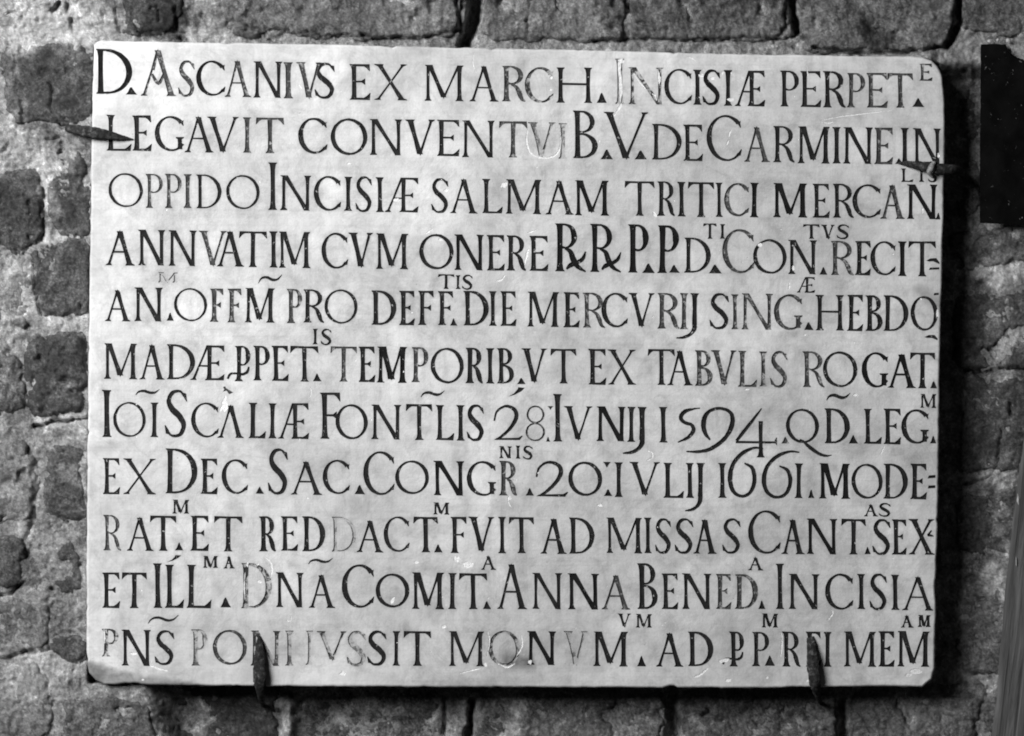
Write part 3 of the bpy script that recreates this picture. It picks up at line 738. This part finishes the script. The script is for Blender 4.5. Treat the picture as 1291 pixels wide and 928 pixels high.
# ------------------------------------------------------------------ the wall: mortar, bricks, gaps
def lerp(a, b, t): return a + (b - a)*t
GROOVES = [  # polyline, half width, depth, px
    ([(600, -60), (599, 2), (597, 25), (590, 48), (586, 58)], 8.0, 42), ([(578, -40), (577, 20), (584, 50)], 1.8, 9), ([(671, -20), (668, 8), (665, 22), (667, 34), (661, 50)], 1.2, 6),
    ([(1001, -40), (1001, 18), (1003, 42)], 4.5, 30), ([(1209, -40), (1209, 28), (1203, 44), (1194, 56)], 4.5, 22),
    ([(380, 42), (440, 44), (470, 48), (530, 48), (560, 42), (583, 33)], 1.6, 8), ([(750, 54), (782, 50), (800, 49), (856, 51), (905, 51), (935, 46), (975, 50), (1000, 47)], 1.7, 9), ([(1025, 60), (1070, 66), (1120, 67), (1160, 64), (1196, 57)], 2.2, 10),
    ([(290, 30), (330, 40), (345, 50), (360, 38)], 3.4, 6), ([(196, 0), (198, 20), (196, 30)], 1.2, 6), ([(222, 10), (224, 40), (232, 52)], 2.2, 8), ([(146, 12), (150, 40), (232, 42)], 1.8, 7),
    ([(68, 12), (72, 10), (74, 3)], 4.6, 22), ([(86, 4), (86, 18)], 2.6, 12), ([(96, 30), (112, 22)], 1.6, 7), ([(6, 36), (12, 33)], 2.4, 10), ([(8, 18), (22, 14), (29, 20)], 2.4, 12),
    ([(62, 104), (64, 118), (65, 138)], 2.0, 12), ([(24, 130), (30, 150), (42, 148)], 3.0, 9), ([(58, 176), (66, 176), (78, 172)], 2.8, 14), ([(74, 150), (76, 156)], 1.8, 10), ([(5, 190), (12, 182)], 2.6, 12),
    ([(57, 240), (55, 252), (56, 264), (57, 290), (50, 306)], 1.8, 14), ([(2, 316), (30, 314), (50, 304)], 2.2, 8), ([(42, 330), (44, 352), (48, 380), (54, 397)], 1.8, 13),
    ([(40, 536), (54, 536), (80, 531), (109, 528)], 3.2, 26), ([(38, 488), (38, 484)], 2.4, 9), ([(36, 565), (36, 573)], 2.2, 10), ([(14, 578), (18, 579)], 3.0, 9), ([(46, 600), (46, 608)], 2.0, 9), ([(42, 640), (44, 655), (36, 672), (28, 684)], 1.6, 11),
    ([(0, 655), (6, 652)], 2.8, 12), ([(20, 690), (28, 688)], 2.0, 9), ([(-10, 752), (12, 750), (26, 738), (29, 732)], 2.2, 14), ([(-10, 834), (6, 832), (30, 822), (62, 818)], 2.6, 16), ([(72, 798), (90, 797), (108, 796)], 1.6, 6), ([(88, 834), (100, 832), (108, 822)], 1.8, 9),
    ([(16, 890), (26, 884)], 1.8, 10), ([(64, 764), (70, 756)], 1.2, 6), ([(28, 548), (30, 552)], 1.5, 5),
    ([(596, 884), (592, 905), (590, 960)], 4.5, 26), ([(848, 868), (846, 884), (850, 960)], 7.0, 22), ([(1062, 884), (1063, 960)], 5.5, 22), ([(886, 902), (892, 896)], 3, 8), ([(560, 880), (562, 930)], 3, 8),
    ([(1216, 470), (1245, 469), (1272, 464)], 1.8, 10), ([(1238, 298), (1252, 300)], 2.6, 8), ([(1232, 359), (1248, 357)], 3.0, 5), ([(1216, 608), (1232, 609), (1246, 602)], 1.8, 8), ([(1248, 620), (1258, 612), (1266, 606)], 1.4, 5), ([(1262, 545), (1259, 580), (1250, 600)], 1.5, 7),
    ([(1236, 756), (1250, 753)], 1.9, 6), ([(1246, 440), (1262, 460)], 2.4, 7), ([(1275, 510), (1276, 525)], 2.0, 7), ([(1230, 863), (1250, 866)], 1.5, 6),
]
def groove(x, y):
    wx = x + fbm(x, y, 14.0, 3, 41)*5; wy = y + fbm(x, y, 14.0, 3, 42)*5
    g = np.zeros_like(x, dtype=float)
    for pl, hw, dep in GROOVES:
        xs = [p[0] for p in pl]; ys = [p[1] for p in pl]; r = hw*2.2 + 6
        m = (x > min(xs) - r) & (x < max(xs) + r) & (y > min(ys) - r) & (y < max(ys) + r)
        if not m.any(): continue
        dd = np.full(m.sum(), 1e9)
        for a, b in zip(pl[:-1], pl[1:]):
            dx, dy = b[0] - a[0], b[1] - a[1]; t = np.clip(((wx[m] - a[0])*dx + (wy[m] - a[1])*dy)/(dx*dx + dy*dy + 1e-9), 0, 1)
            dd = np.minimum(dd, np.hypot(wx[m] - a[0] - t*dx, wy[m] - a[1] - t*dy))
        if max(xs) < 115: hw_, dep_ = hw*.8, dep*.5
        else: hw_, dep_ = hw, dep
        v = dep_*(1 - sstep(hw_*.45, hw_*1.5, dd)); g[m] = np.maximum(g[m], v)
    return g
def left_edge(y): return np.interp(y, [50, 200, 480, 860], [117.5, 115.5, 111.0, 109.6])
def base_depth(x, y):
    d_left = 9.5 + 0*x
    far = lerp(55.0, 38.0, sstep(1222, 1275, x))
    d_right = lerp(14.0, far, sstep(76, 104, y))
    d_top = lerp(9.5, 14.0, sstep(80, 400, x))
    d_bot = lerp(7.5, 55.0, sstep(178, 226, x + (y - 866)*-.25)) - 16*np.exp(-((x - 364)/9.0)**2)*sstep(872, 885, y) - 9*np.exp(-((x - 655)/16.0)**2) + 8*np.exp(-((x - 420)/30.0)**2)
    d = np.where(y < 58, d_top, np.where(y > 862, d_bot, np.where(x < 640, d_left, d_right)))
    d = np.where((x > 1188) & (y <= 110), d_right, d); d = np.where((x > 1188) & (y > 110) & (y < 880), far, d); d = np.where((x > 1188) & (y >= 880), lerp(far, 42.0, .5), d)
    d = np.where((x < left_edge(y)), d_left, d)
    le = left_edge(y)
    ins = sstep(0.5, 5, x - le)*(1 - sstep(1181, 1187, x))*sstep(57, 64, y - (x - 118)*.015)*(1 - sstep(856, 864, y))
    ins = np.where((x > 1150) & (y < 110), ins*(sstep(70, 95, y)), ins)
    return lerp(d, np.maximum(d, 36.0), ins), ins
TONES = [(1225, 380, 1230, 720, 30, -.22), (1225, 130, 1228, 270, 20, -.2), (1262, 150, 1264, 200, 10, -.1), (250, 900, 345, 900, 26, -.25), (385, 895, 640, 890, 22, -.22), (680, 895, 1000, 885, 12, -.1),  # this row: tablet's shadow at right and below, deepened in the wall colour
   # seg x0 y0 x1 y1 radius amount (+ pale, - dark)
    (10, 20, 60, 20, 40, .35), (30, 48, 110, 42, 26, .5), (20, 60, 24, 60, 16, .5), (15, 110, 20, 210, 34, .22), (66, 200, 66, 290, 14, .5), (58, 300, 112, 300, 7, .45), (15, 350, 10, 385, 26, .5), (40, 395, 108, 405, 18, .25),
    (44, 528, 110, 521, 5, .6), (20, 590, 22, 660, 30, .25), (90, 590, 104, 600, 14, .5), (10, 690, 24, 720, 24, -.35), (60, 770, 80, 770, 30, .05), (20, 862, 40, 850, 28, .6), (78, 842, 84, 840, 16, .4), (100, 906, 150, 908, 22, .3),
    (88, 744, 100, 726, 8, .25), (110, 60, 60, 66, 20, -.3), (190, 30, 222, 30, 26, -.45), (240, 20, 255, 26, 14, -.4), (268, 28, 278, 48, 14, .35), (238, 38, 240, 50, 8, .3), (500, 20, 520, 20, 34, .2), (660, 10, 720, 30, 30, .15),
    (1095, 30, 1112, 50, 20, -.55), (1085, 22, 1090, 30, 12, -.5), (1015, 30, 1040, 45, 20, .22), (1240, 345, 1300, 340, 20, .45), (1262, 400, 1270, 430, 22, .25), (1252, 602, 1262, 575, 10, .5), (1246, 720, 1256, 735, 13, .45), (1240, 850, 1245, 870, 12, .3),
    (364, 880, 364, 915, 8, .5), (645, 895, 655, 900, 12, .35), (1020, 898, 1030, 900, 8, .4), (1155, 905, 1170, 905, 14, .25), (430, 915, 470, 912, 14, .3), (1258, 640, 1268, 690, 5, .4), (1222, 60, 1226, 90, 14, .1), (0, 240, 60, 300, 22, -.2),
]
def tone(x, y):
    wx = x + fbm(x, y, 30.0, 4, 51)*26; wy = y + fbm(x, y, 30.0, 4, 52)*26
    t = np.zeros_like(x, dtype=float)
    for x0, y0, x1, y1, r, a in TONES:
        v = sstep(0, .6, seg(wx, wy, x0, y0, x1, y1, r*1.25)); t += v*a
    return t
def relief(x, y, s=1.0):
    """weathered surface, millimetres towards the wall"""
    r = fbm(x, y, 90.0, 3, 61)*4.5*s + fbm(x, y, 26.0, 4, 62, .6)*5.0*s + np.abs(fbm(x, y, 10.0, 4, 63, .7))*5.0 - 1.5 + fbm(x, y, 5.5, 2, 64)*2.0
    pits = np.clip(fbm(x, y, 13.0, 3, 65) - .42, 0, 1)*26
    return r + pits

def mat_wall(name, lo, hi, brick=False):
    m, nt, b = new_mat(name, 0.92, 0.15)
    co = geo_pos(nt)
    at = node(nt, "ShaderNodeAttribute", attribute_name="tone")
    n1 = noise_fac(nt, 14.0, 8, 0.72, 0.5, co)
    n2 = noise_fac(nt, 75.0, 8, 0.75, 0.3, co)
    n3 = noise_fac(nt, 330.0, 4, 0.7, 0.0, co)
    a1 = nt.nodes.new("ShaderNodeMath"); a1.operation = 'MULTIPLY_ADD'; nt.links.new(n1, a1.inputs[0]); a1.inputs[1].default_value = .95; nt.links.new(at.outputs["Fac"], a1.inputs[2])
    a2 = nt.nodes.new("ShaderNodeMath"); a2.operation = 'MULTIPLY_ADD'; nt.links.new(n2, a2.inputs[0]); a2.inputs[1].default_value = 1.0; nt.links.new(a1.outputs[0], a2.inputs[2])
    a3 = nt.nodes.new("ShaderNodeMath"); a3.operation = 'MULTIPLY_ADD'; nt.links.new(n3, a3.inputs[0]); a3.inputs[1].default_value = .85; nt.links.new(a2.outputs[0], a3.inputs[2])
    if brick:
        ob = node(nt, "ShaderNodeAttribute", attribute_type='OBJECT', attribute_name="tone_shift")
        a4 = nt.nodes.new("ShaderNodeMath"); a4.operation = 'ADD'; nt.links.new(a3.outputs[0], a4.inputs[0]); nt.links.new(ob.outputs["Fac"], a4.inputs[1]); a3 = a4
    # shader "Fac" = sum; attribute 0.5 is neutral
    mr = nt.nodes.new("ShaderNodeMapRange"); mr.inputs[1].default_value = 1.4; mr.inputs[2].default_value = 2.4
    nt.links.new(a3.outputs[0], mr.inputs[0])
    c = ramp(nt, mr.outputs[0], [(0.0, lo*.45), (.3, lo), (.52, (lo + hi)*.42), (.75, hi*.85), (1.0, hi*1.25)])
    grit = noise_fac(nt, 240.0, 6, 0.8, 0.2, co)
    c = mix(nt, 'MULTIPLY', 1.0, c, ramp(nt, grit, [(.32, .5), (.46, .9), (.56, 1.08), (.68, 1.6)]))
    patch = noise_fac(nt, 26.0, 8, 0.72, 1.6, co)
    c = mix(nt, 'MULTIPLY', 1.0, c, ramp(nt, patch, [(.34, .45), (.46, .9), (.56, 1.1), (.66, 1.9)]))
    nt.links.new(c, b.inputs["Base Color"])
    p = bump(nt, b, noise_fac(nt, 90.0, 10, 0.8, 0.3, co), 1.0, 0.009)
    bump(nt, b, grit, 0.9, 0.003, p)
    return m
MORTAR = mat_wall("lime_mortar", .12, .54); BRICK = mat_wall("old_brick", .10, .42, True)

def grid_mesh(name, xs, ys, depth, tone_v, smooth=True):
    ny, nx = depth.shape; X, Y = np.meshgrid(xs, ys) if xs.ndim == 1 else (xs, ys)
    k = (CAM_D + depth/1000)/CAM_D
    co = np.stack([(X - 645.5)/1000*k, depth/1000, (464 - Y)/1000*k], -1).reshape(-1, 3)
    i = np.arange(ny*nx).reshape(ny, nx)
    f = np.stack([i[:-1, :-1], i[1:, :-1], i[1:, 1:], i[:-1, 1:]], -1).reshape(-1, 4)
    me = bpy.data.meshes.new(name); me.vertices.add(len(co)); me.vertices.foreach_set("co", co.ravel())
    me.loops.add(f.size); me.loops.foreach_set("vertex_index", f.ravel().astype(np.int32))
    me.polygons.add(len(f)); me.polygons.foreach_set("loop_start", np.arange(0, f.size, 4, dtype=np.int32))
    me.polygons.foreach_set("use_smooth", np.full(len(f), smooth)); me.update(calc_edges=True)
    a = me.color_attributes.new("tone", 'FLOAT_COLOR', 'POINT'); b = np.ones((len(co), 4)); b[:, :3] = (tone_v.ravel() + .5)[:, None]; a.data.foreach_set("color", b.ravel())
    return me

def axis(lo, hi, a, b, fine, coarse):
    return np.concatenate([np.arange(lo, a, coarse), np.arange(a, b, fine), np.arange(b, hi, coarse)])
WX = axis(-420, 1720, -10, 1300, 2.6, 9.0); WY = axis(-330, 1260, -8, 936, 2.6, 9.0)
X, Y = np.meshgrid(WX, WY)
D0, INS = base_depth(X, Y)
rel = relief(X, Y)
flat = (X > 1226)*(Y > 48)*(Y < 292)
rel = rel*(1 - .7*flat)
near = np.clip(1 - np.minimum(np.abs(X - left_edge(Y))/10, 1), 0, 1)*(Y > 50)*(Y < 870)
near = np.maximum(near, np.clip(1 - np.maximum(np.abs(Y - 864) - 3, 0)/12, 0, 1)*(X < 200)*(X > 100)*1.4)
D = D0 + 3.0 + rel*(1 - .55*near)*(1 - INS) + groove(X, Y)*(1 - INS)
D = np.where(INS > .2, np.maximum(D, 31.0), D)
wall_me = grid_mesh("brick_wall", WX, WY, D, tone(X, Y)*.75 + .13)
wall = link("brick_wall", wall_me, [MORTAR])
tag(wall, "rough old wall of worn bricks in crumbling pale mortar behind the tablet", kind="structure")

def brick(x0, y0, x1, y1, off=0.0, tn=0.0, step=2.6, rnd=7.0, seed=0):
    """one worn brick: cushion-shaped face sinking into the mortar at its edges"""
    pad = 10.0; soft = .3 if x1 < 120 else (.6 if (y0 > 60) else 1.0)
    nx = max(6, int((x1 - x0 + 2*pad)/step)); ny = max(5, int((y1 - y0 + 2*pad)/step))
    X, Y = np.meshgrid(np.linspace(x0 - pad, x1 + pad, nx), np.linspace(y0 - pad, y1 + pad, ny))
    ex = fbm(X, Y, 50.0, 5, 71 + seed, .62)*15; ey = fbm(X, Y, 50.0, 5, 91 + seed, .62)*13
    u = np.minimum(X - x0 + ex, x1 - X + ex); v = np.minimum(Y - y0 + ey, y1 - Y + ey)
    r = 16.0; cx = np.clip(r - u, 0, None); cy = np.clip(r - v, 0, None); e = r - np.hypot(cx, cy)          # distance inside a rounded rectangle
    fall = np.where(e < rnd, (1 - np.sqrt(np.clip(1 - ((rnd - np.clip(e, 0, rnd))/rnd)**2, 0, 1)))*(7.0*soft), 0) + np.clip(-e, 0, 16)*(.6 + 1.6*soft)
    D0, ins = base_depth(X, Y)
    cxm, cym = (x0 + x1)/2, (y0 + y1)/2
    tilt = (X - cxm)/80*RNG.uniform(-1.2, 1.2) + (Y - cym)/60*RNG.uniform(-1.5, 1.5)
    D = D0 + off - 1.0 + tilt + relief(X + 300, Y + 170, .6)*.9 + sstep(.30, .62, fbm(X, Y, 60.0, 4, 55 + seed, .65))*9 + fall + groove(X, Y)
    D = np.where(ins > .2, np.maximum(D, 29.5), D)
    le = left_edge(Y)
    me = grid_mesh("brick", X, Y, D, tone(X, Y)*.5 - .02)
    o = link("brick", me, [BRICK], wall); o["tone_shift"] = float(tn)
    return o
BRICKS = [
    (150, -50, 222, 44, -1, -0.19), (284, -55, 580, 44, -3, 0.01), (606, -50, 782, 52, -2, 0.04), (790, -50, 996, 48, -3, -0.01), (1008, -50, 1201, 62, -3, 0.01), (1216, -50, 1420, 40, -4, -0.01),
    (8, 62, 113, 152, 0, -0.16), (70, 192, 112, 294, 0, -0.2), (-90, 222, 57, 314, -2, -0.2), (43, 304, 110, 392, -1, -0.18), (-120, 345, 28, 420, 1, 0.06), (40, 428, 109, 522, -3, -0.24), (-110, 446, 26, 520, 0, 0.00),
    (60, 560, 107, 650, 0, -0.10), (-100, 560, 42, 662, -1, 0.10), (72, 690, 107, 752, 0, -0.12), (-110, 684, 27, 742, -2, -0.07), (64, 798, 107, 832, -1, -0.16), (-100, 756, 56, 815, 0, 0.05), (-90, 836, 62, 925, 0, 0.09), (80, 880, 190, 980, 0, -0.06),
    (222, 858, 352, 985, 1, -0.22), (376, 860, 552, 985, 5, -0.03), (604, 862, 640, 985, 4, -0.09), (664, 856, 838, 985, 0, 0.00), (862, 858, 1052, 985, 0, -0.02), (1072, 862, 1236, 985, -1, 0.02), (1250, 860, 1420, 985, 0, 0.00),
    (1206, 104, 1234, 180, 2, -0.06), (1206, 200, 1234, 276, 2, -0.06), (1206, 288, 1400, 332, -1, -0.05), (1206, 372, 1400, 462, -1, -0.14), (1206, 476, 1400, 596, 0, -0.14), (1206, 618, 1400, 700, 1, -0.12), (1206, 760, 1400, 850, 1, -0.03),
]
for i, b in enumerate(BRICKS): brick(*b, seed=i)
# the courses that go on past the frame
rr = random.Random(4)
row = 0
for y in range(-300, 1200, 112):
    x = -400 + (row % 2)*90
    while x < 1640:
        w = rr.uniform(170, 235)
        if (x + w < -125 or x > 1425 or y + 90 < -60 or y > 990):
            brick(x, y, x + w, y + 88, rr.uniform(-2, 2), rr.uniform(-.3, .1), step=7.0, seed=rr.randrange(99))
        x += w + rr.uniform(12, 26)
    row += 1

# ------------------------------------------------------------------ iron cramps holding the tablet
IRON, nt, b_ = new_mat("wrought_iron", 0.75, 0.2)
co = geo_pos(nt)
c = ramp(nt, noise_fac(nt, 160.0, 7, 0.7, 0.5, co), [(0.32, .005), (0.46, .014), (.56, .035), (.68, .13)])
nt.links.new(c, b_.inputs["Base Color"])
bump(nt, b_, noise_fac(nt, 220.0, 7, 0.7, 0.2, co), 0.9, 0.003)

def cramp(pts, label, nseg=12, ridge=0.0, seed=0):
    """forged spike swept along (px, py, depth, width, thickness)"""
    c = catmull(pts, 6); p3 = np.array([P(q[0], q[1], q[2]) for q in c]); W = c[:, 3]/1000; TH = c[:, 4]/1000
    t = np.gradient(p3, axis=0); t /= np.linalg.norm(t, axis=1)[:, None]
    view = np.array([0, 1.0, 0]); ax = (p3[-1] - p3[0])*np.array([1, 0, 1]); ax /= np.linalg.norm(ax)
    side = np.cross(ax, view)
    verts = []; faces = []; r = random.Random(seed)
    for k in range(len(c)):
        nrm = np.cross(side, t[k]); nrm /= np.linalg.norm(nrm)
        if nrm[1] > 0 and abs(nrm[1]) > .05: nrm = -nrm
        for j in range(nseg):
            a = 2*math.pi*j/nseg; ca, sa = math.cos(a), math.sin(a)
            sx_ = math.copysign(abs(ca)**.8, ca); sy_ = math.copysign(abs(sa)**.8, sa) + (ridge*(1 - abs(ca)) if sa > 0 else 0)
            v = p3[k] + side*sx_*W[k]/2*(1 + r.uniform(-.1, .1)) + nrm*sy_*TH[k]/2*(1 + r.uniform(-.18, .18))
            verts.append(v)
    for k in range(len(c) - 1):
        for j in range(nseg):
            j2 = (j + 1) % nseg; faces.append([k*nseg + j, k*nseg + j2, (k + 1)*nseg + j2, (k + 1)*nseg + j])
    faces.append(list(range(nseg))[::-1]); faces.append([(len(c) - 1)*nseg + j for j in range(nseg)])
    me = mesh_from("iron_cramp", verts, faces, True)
    bm = bmesh.new(); bm.from_mesh(me); bmesh.ops.recalc_face_normals(bm, faces=bm.faces); bm.to_mesh(me); bm.free()
    o = link("iron_cramp", me, [IRON])
    tag(o, label, "cramp", group="iron cramps clasping the tablet's edges")
    return o
cramp([(326.5, 801, -1.2, 2, 1.5), (327, 812, -3.5, 9, 4), (327.5, 828, -6.5, 13, 6), (327.3, 846, -8.5, 16, 7.5), (327.5, 858, -8.5, 16, 8), (328, 868, -2, 12.5, 8), (329.5, 879, 12, 8.5, 7), (330.5, 887, 32, 6, 6), (331, 889, 62, 5, 5)],
      "dark iron cramp gripping the bottom edge of the tablet, the left one of two there", seed=1)
cramp([(1021.5, 803, -1.4, 8.5, 2), (1023, 814, -4, 12, 5), (1024.5, 832, -7, 15, 7), (1026.5, 850, -8.5, 16, 8), (1027.3, 860, -8.5, 14.5, 8), (1029, 869, -1, 11.5, 8), (1031.5, 878, 14, 7.5, 6), (1033.5, 885, 34, 4.5, 5), (1034, 887, 62, 4, 4)],
      "blunt topped iron cramp gripping the bottom edge of the tablet near its right corner", seed=2)
cramp([(168, 175.7, -1.0, 1.2, 1.2), (160, 174.6, -2.2, 4.5, 2.5), (148, 172.6, -4.2, 8.5, 4), (132, 169.6, -6.2, 12.5, 5.5), (116, 167, -7.5, 14.5, 7), (102, 164.5, -5.5, 13, 7.5), (92, 163, 2, 11, 7.5), (86, 162, 12, 9.5, 7), (84, 162, 26, 8, 6)],
      "pointed iron cramp lying over the upper left edge of the tablet", seed=3)
rc = cramp([(1131.5, 205.3, -1.2, 2.2, 1.5), (1142, 206.3, -3, 6.5, 3), (1158, 208.8, -5, 11, 5), (1173, 211, -7, 14, 6.5), (1186, 212.6, -8, 13.5, 7), (1197, 213.5, -5, 12.5, 7.5), (1206, 214.5, 4, 11.5, 8), (1211.5, 217, 18, 10, 8), (1213, 218.5, 38, 9, 7), (1213.5, 219, 62, 8, 6)],
      "iron cramp with a twisted flake, lying over the upper right edge of the tablet", seed=4)
# the flake of twisted metal on it
g = Glyph(10, 10); fl = []
c = catmull([(1179, 203.5, -12), (1176, 208, -13.5), (1174.5, 213, -13), (1172, 219, -9.5), (1176.5, 225, -4.5)], 5)
vv = []; ff = []
for k, q in enumerate(c):
    ww = (2.2 + 2.6*math.sin(math.pi*k/(len(c) - 1)))
    for dx, dd in ((-ww, .6), (0, -.8), (ww, .5), (0, 1.2)): vv.append(P(q[0] + dx, q[1] + dx*.25, q[2] + dd))
for k in range(len(c) - 1):
    for j in range(4): ff.append([4*k + j, 4*k + (j + 1) % 4, 4*k + 4 + (j + 1) % 4, 4*k + 4 + j])
ff += [[0, 1, 2, 3][::-1], [4*(len(c) - 1) + j for j in range(4)]]
RUST, nt, b_ = new_mat("flaking_rust", 0.8, 0.3)
co = geo_pos(nt); nt.links.new(ramp(nt, noise_fac(nt, 260.0, 5, .7, .3, co), [(.3, .06), (.6, .28)]), b_.inputs["Base Color"]); bump(nt, b_, noise_fac(nt, 300.0, 5, .7, 0, co), .8, .002)
link("twisted_flake", mesh_from("twisted_flake", vv, ff, True), [RUST], rc)

# ------------------------------------------------------------------ black plate at the upper right
def slab_poly(name, outline_px, d0, d1, mats):
    n = len(outline_px); v = [P(x, y, d0(y)) for x, y in outline_px] + [P(x, y, d1(y)) for x, y in outline_px]
    f = [list(range(n)), list(range(n, 2*n))[::-1]] + [[i, i + n, (i + 1) % n + n, (i + 1) % n] for i in range(n)]
    me = mesh_from(name, v, f); bm = bmesh.new(); bm.from_mesh(me); bmesh.ops.recalc_face_normals(bm, faces=bm.faces); bm.to_mesh(me); bm.free()
    return me
BLACK, nt, b_ = new_mat("black_paint", 0.9, 0.03)
co = geo_pos(nt)
c1 = ramp(nt, noise_fac(nt, 25.0, 6, .6, .3, co), [(.35, .002), (.7, .007)])
c2 = ramp(nt, noise_fac(nt, 170.0, 5, .6, .8, co), [(.29, .16), (.33, 0.0)])
nt.links.new(mix(nt, 'ADD', 1.0, c1, c2), b_.inputs["Base Color"]); bump(nt, b_, noise_fac(nt, 60.0, 6, .7, 0, co), .5, .002)
base = [(1236.5, 56), (1250, 55.4), (1268, 56), (1271, 63), (1277, 70), (1286, 74), (1294, 77), (1306, 72), (1312, 57), (1420, 58), (1422, 285), (1300, 284), (1264, 282.5), (1235.5, 281), (1235, 220), (1236, 140)]
bl = []
for i in range(len(base)):
    a = np.array(base[i]); b2 = np.array(base[(i + 1) % len(base)]); m_ = max(1, int(np.hypot(*(b2 - a))/6))
    for k in range(m_): bl.append(tuple(a + (b2 - a)*k/m_ + (RNG.random(2) - .5)*.7))
plate = link("black_plate", slab_poly("black_plate", bl, lambda y: 8 + (y - 56)*.062, lambda y: 11 + (y - 56)*.062, None), [BLACK])
tag(plate, "black rectangular plate with a broken top edge, fixed to the wall right of the tablet", "plate")
DAB, nt, b_ = new_mat("plaster_dab", .9, .1)
b_.inputs["Base Color"].default_value = grey(.42)
for (x, y, r_) in ((1247.5, 52.0, 2.2), (1258, 50.5, 1.8), (1271, 51.5, 2.6)):
    bm = bmesh.new(); bmesh.ops.create_icosphere(bm, subdivisions=2, radius=r_/1000)
    for v in bm.verts: v.co *= 1 + random.uniform(-.25, .25); v.co.y *= .7
    me = bpy.data.meshes.new("plaster_dab"); bm.to_mesh(me); bm.free(); o = link("plaster_dab", me, [DAB], wall); o.location = P(x, y, 11)

# ------------------------------------------------------------------ weathered wooden board at the right
WOOD, nt, b_ = new_mat("weathered_wood", 0.85, 0.2)
oc = obj_coord(nt); mp = nt.nodes.new("ShaderNodeMapping"); mp.inputs["Scale"].default_value = (1, 1, .05); nt.links.new(oc, mp.inputs[0])
w1 = noise_fac(nt, 130.0, 7, .7, .8, mp.outputs[0]); w2 = noise_fac(nt, 30.0, 4, .6, 1.0, mp.outputs[0])
c = mix(nt, 'MULTIPLY', 1.0, ramp(nt, w1, [(.3, .035), (.5, .10), (.75, .19)]), ramp(nt, w2, [(.3, .7), (.7, 1.1)]))
nt.links.new(c, b_.inputs["Base Color"]); bump(nt, b_, w1, .7, .003)
top = np.array([1322.0, 200.0]); bot = np.array([1232.0, 1080.0]); ln = np.hypot(*(bot - top)); ud = (bot - top)/ln; pd = np.array([-ud[1], ud[0]])
# left edge passes (1291, 540) and (1252, 920)
pl0 = np.array([1291.0, 532.0]); dirv = np.array([1250.0, 925.0]) - pl0; dirv /= np.hypot(*dirv); nrm = np.array([-dirv[1], dirv[0]]); nrm = nrm if nrm[0] > 0 else -nrm
BW = 78.0; prof = []
nn = 26
for i in range(nn + 1):
    u = i/nn; e = min(u, 1 - u)*BW
    prof.append((u*BW, 12 + (4 - math.sqrt(max(0, 16 - (4 - min(e, 4))**2)))))
prof = [(0.0, 44.0)] + prof + [(BW, 44.0)]
L0, L1 = -330.0, 560.0; nl = 150
V = []; F = []
zs = np.linspace(L0, L1, nl)
for zi in zs:
    for j, (w_, d_) in enumerate(prof):
        g_ = float(fbm(np.array([w_*1.0]), np.array([zi*.04]), 5.0, 3, 81)[0])*1.0 if 0 < j < len(prof) - 1 else 0
        wv = float(fbm(np.array([zi]), np.array([0.0]), 120.0, 4, 83)[0])*5
        q = pl0 + dirv*zi + nrm*(w_ + wv); V.append(P(q[0], q[1], d_ + g_))
m_ = len(prof)
for a in range(nl - 1):
    for j in range(m_): F.append([a*m_ + j, a*m_ + (j + 1) % m_, (a + 1)*m_ + (j + 1) % m_, (a + 1)*m_ + j])
F += [list(range(m_)), [(nl - 1)*m_ + j for j in range(m_)][::-1]]
me = mesh_from("wooden_board", V, F, True)
bm = bmesh.new(); bm.from_mesh(me); bmesh.ops.recalc_face_normals(bm, faces=bm.faces); bm.to_mesh(me); bm.free()
# own axes, so that the grain runs along the board
ang = math.atan2(dirv[0], dirv[1]); Rm = Matrix.Rotation(-ang, 4, 'Y'); org = Vector(P(*(pl0 + dirv*L1), 28))
Mw = Matrix.Translation(org) @ Rm
me.transform(Mw.inverted())
board = link("wooden_board", me, [WOOD]); board.matrix_world = Mw
tag(board, "weathered grey wooden board leaning at the far right, beside the tablet's lower corner", "board")

PALE, nt, b_ = new_mat("bare_wood", .9, .1)
co = geo_pos(nt); nt.links.new(ramp(nt, noise_fac(nt, 300.0, 4, .6, 0, co), [(.3, .12), (.7, .42)]), b_.inputs["Base Color"])
for (x, y, w_, h_) in ((1284, 631, 2.0, 8.5), (1281.5, 708, 1.0, 8.0)):
    q = lump(x, y, w_, h_, 0, 12, .2); V = [P(u, v, 13.0) for u, v in q] + [P(x + (u - x)*.5, y + (v - y)*.6, 10.8) for u, v in q]; n_ = len(q)
    F = [[i, (i + 1) % n_, n_ + (i + 1) % n_, n_ + i] for i in range(n_)] + [list(range(n_, 2*n_))]
    me = mesh_from("bare_splinter", V, F, True); bm = bmesh.new(); bm.from_mesh(me); bmesh.ops.recalc_face_normals(bm, faces=bm.faces); bm.to_mesh(me); bm.free()
    me.transform(Mw.inverted()); link("bare_splinter", me, [PALE], board)
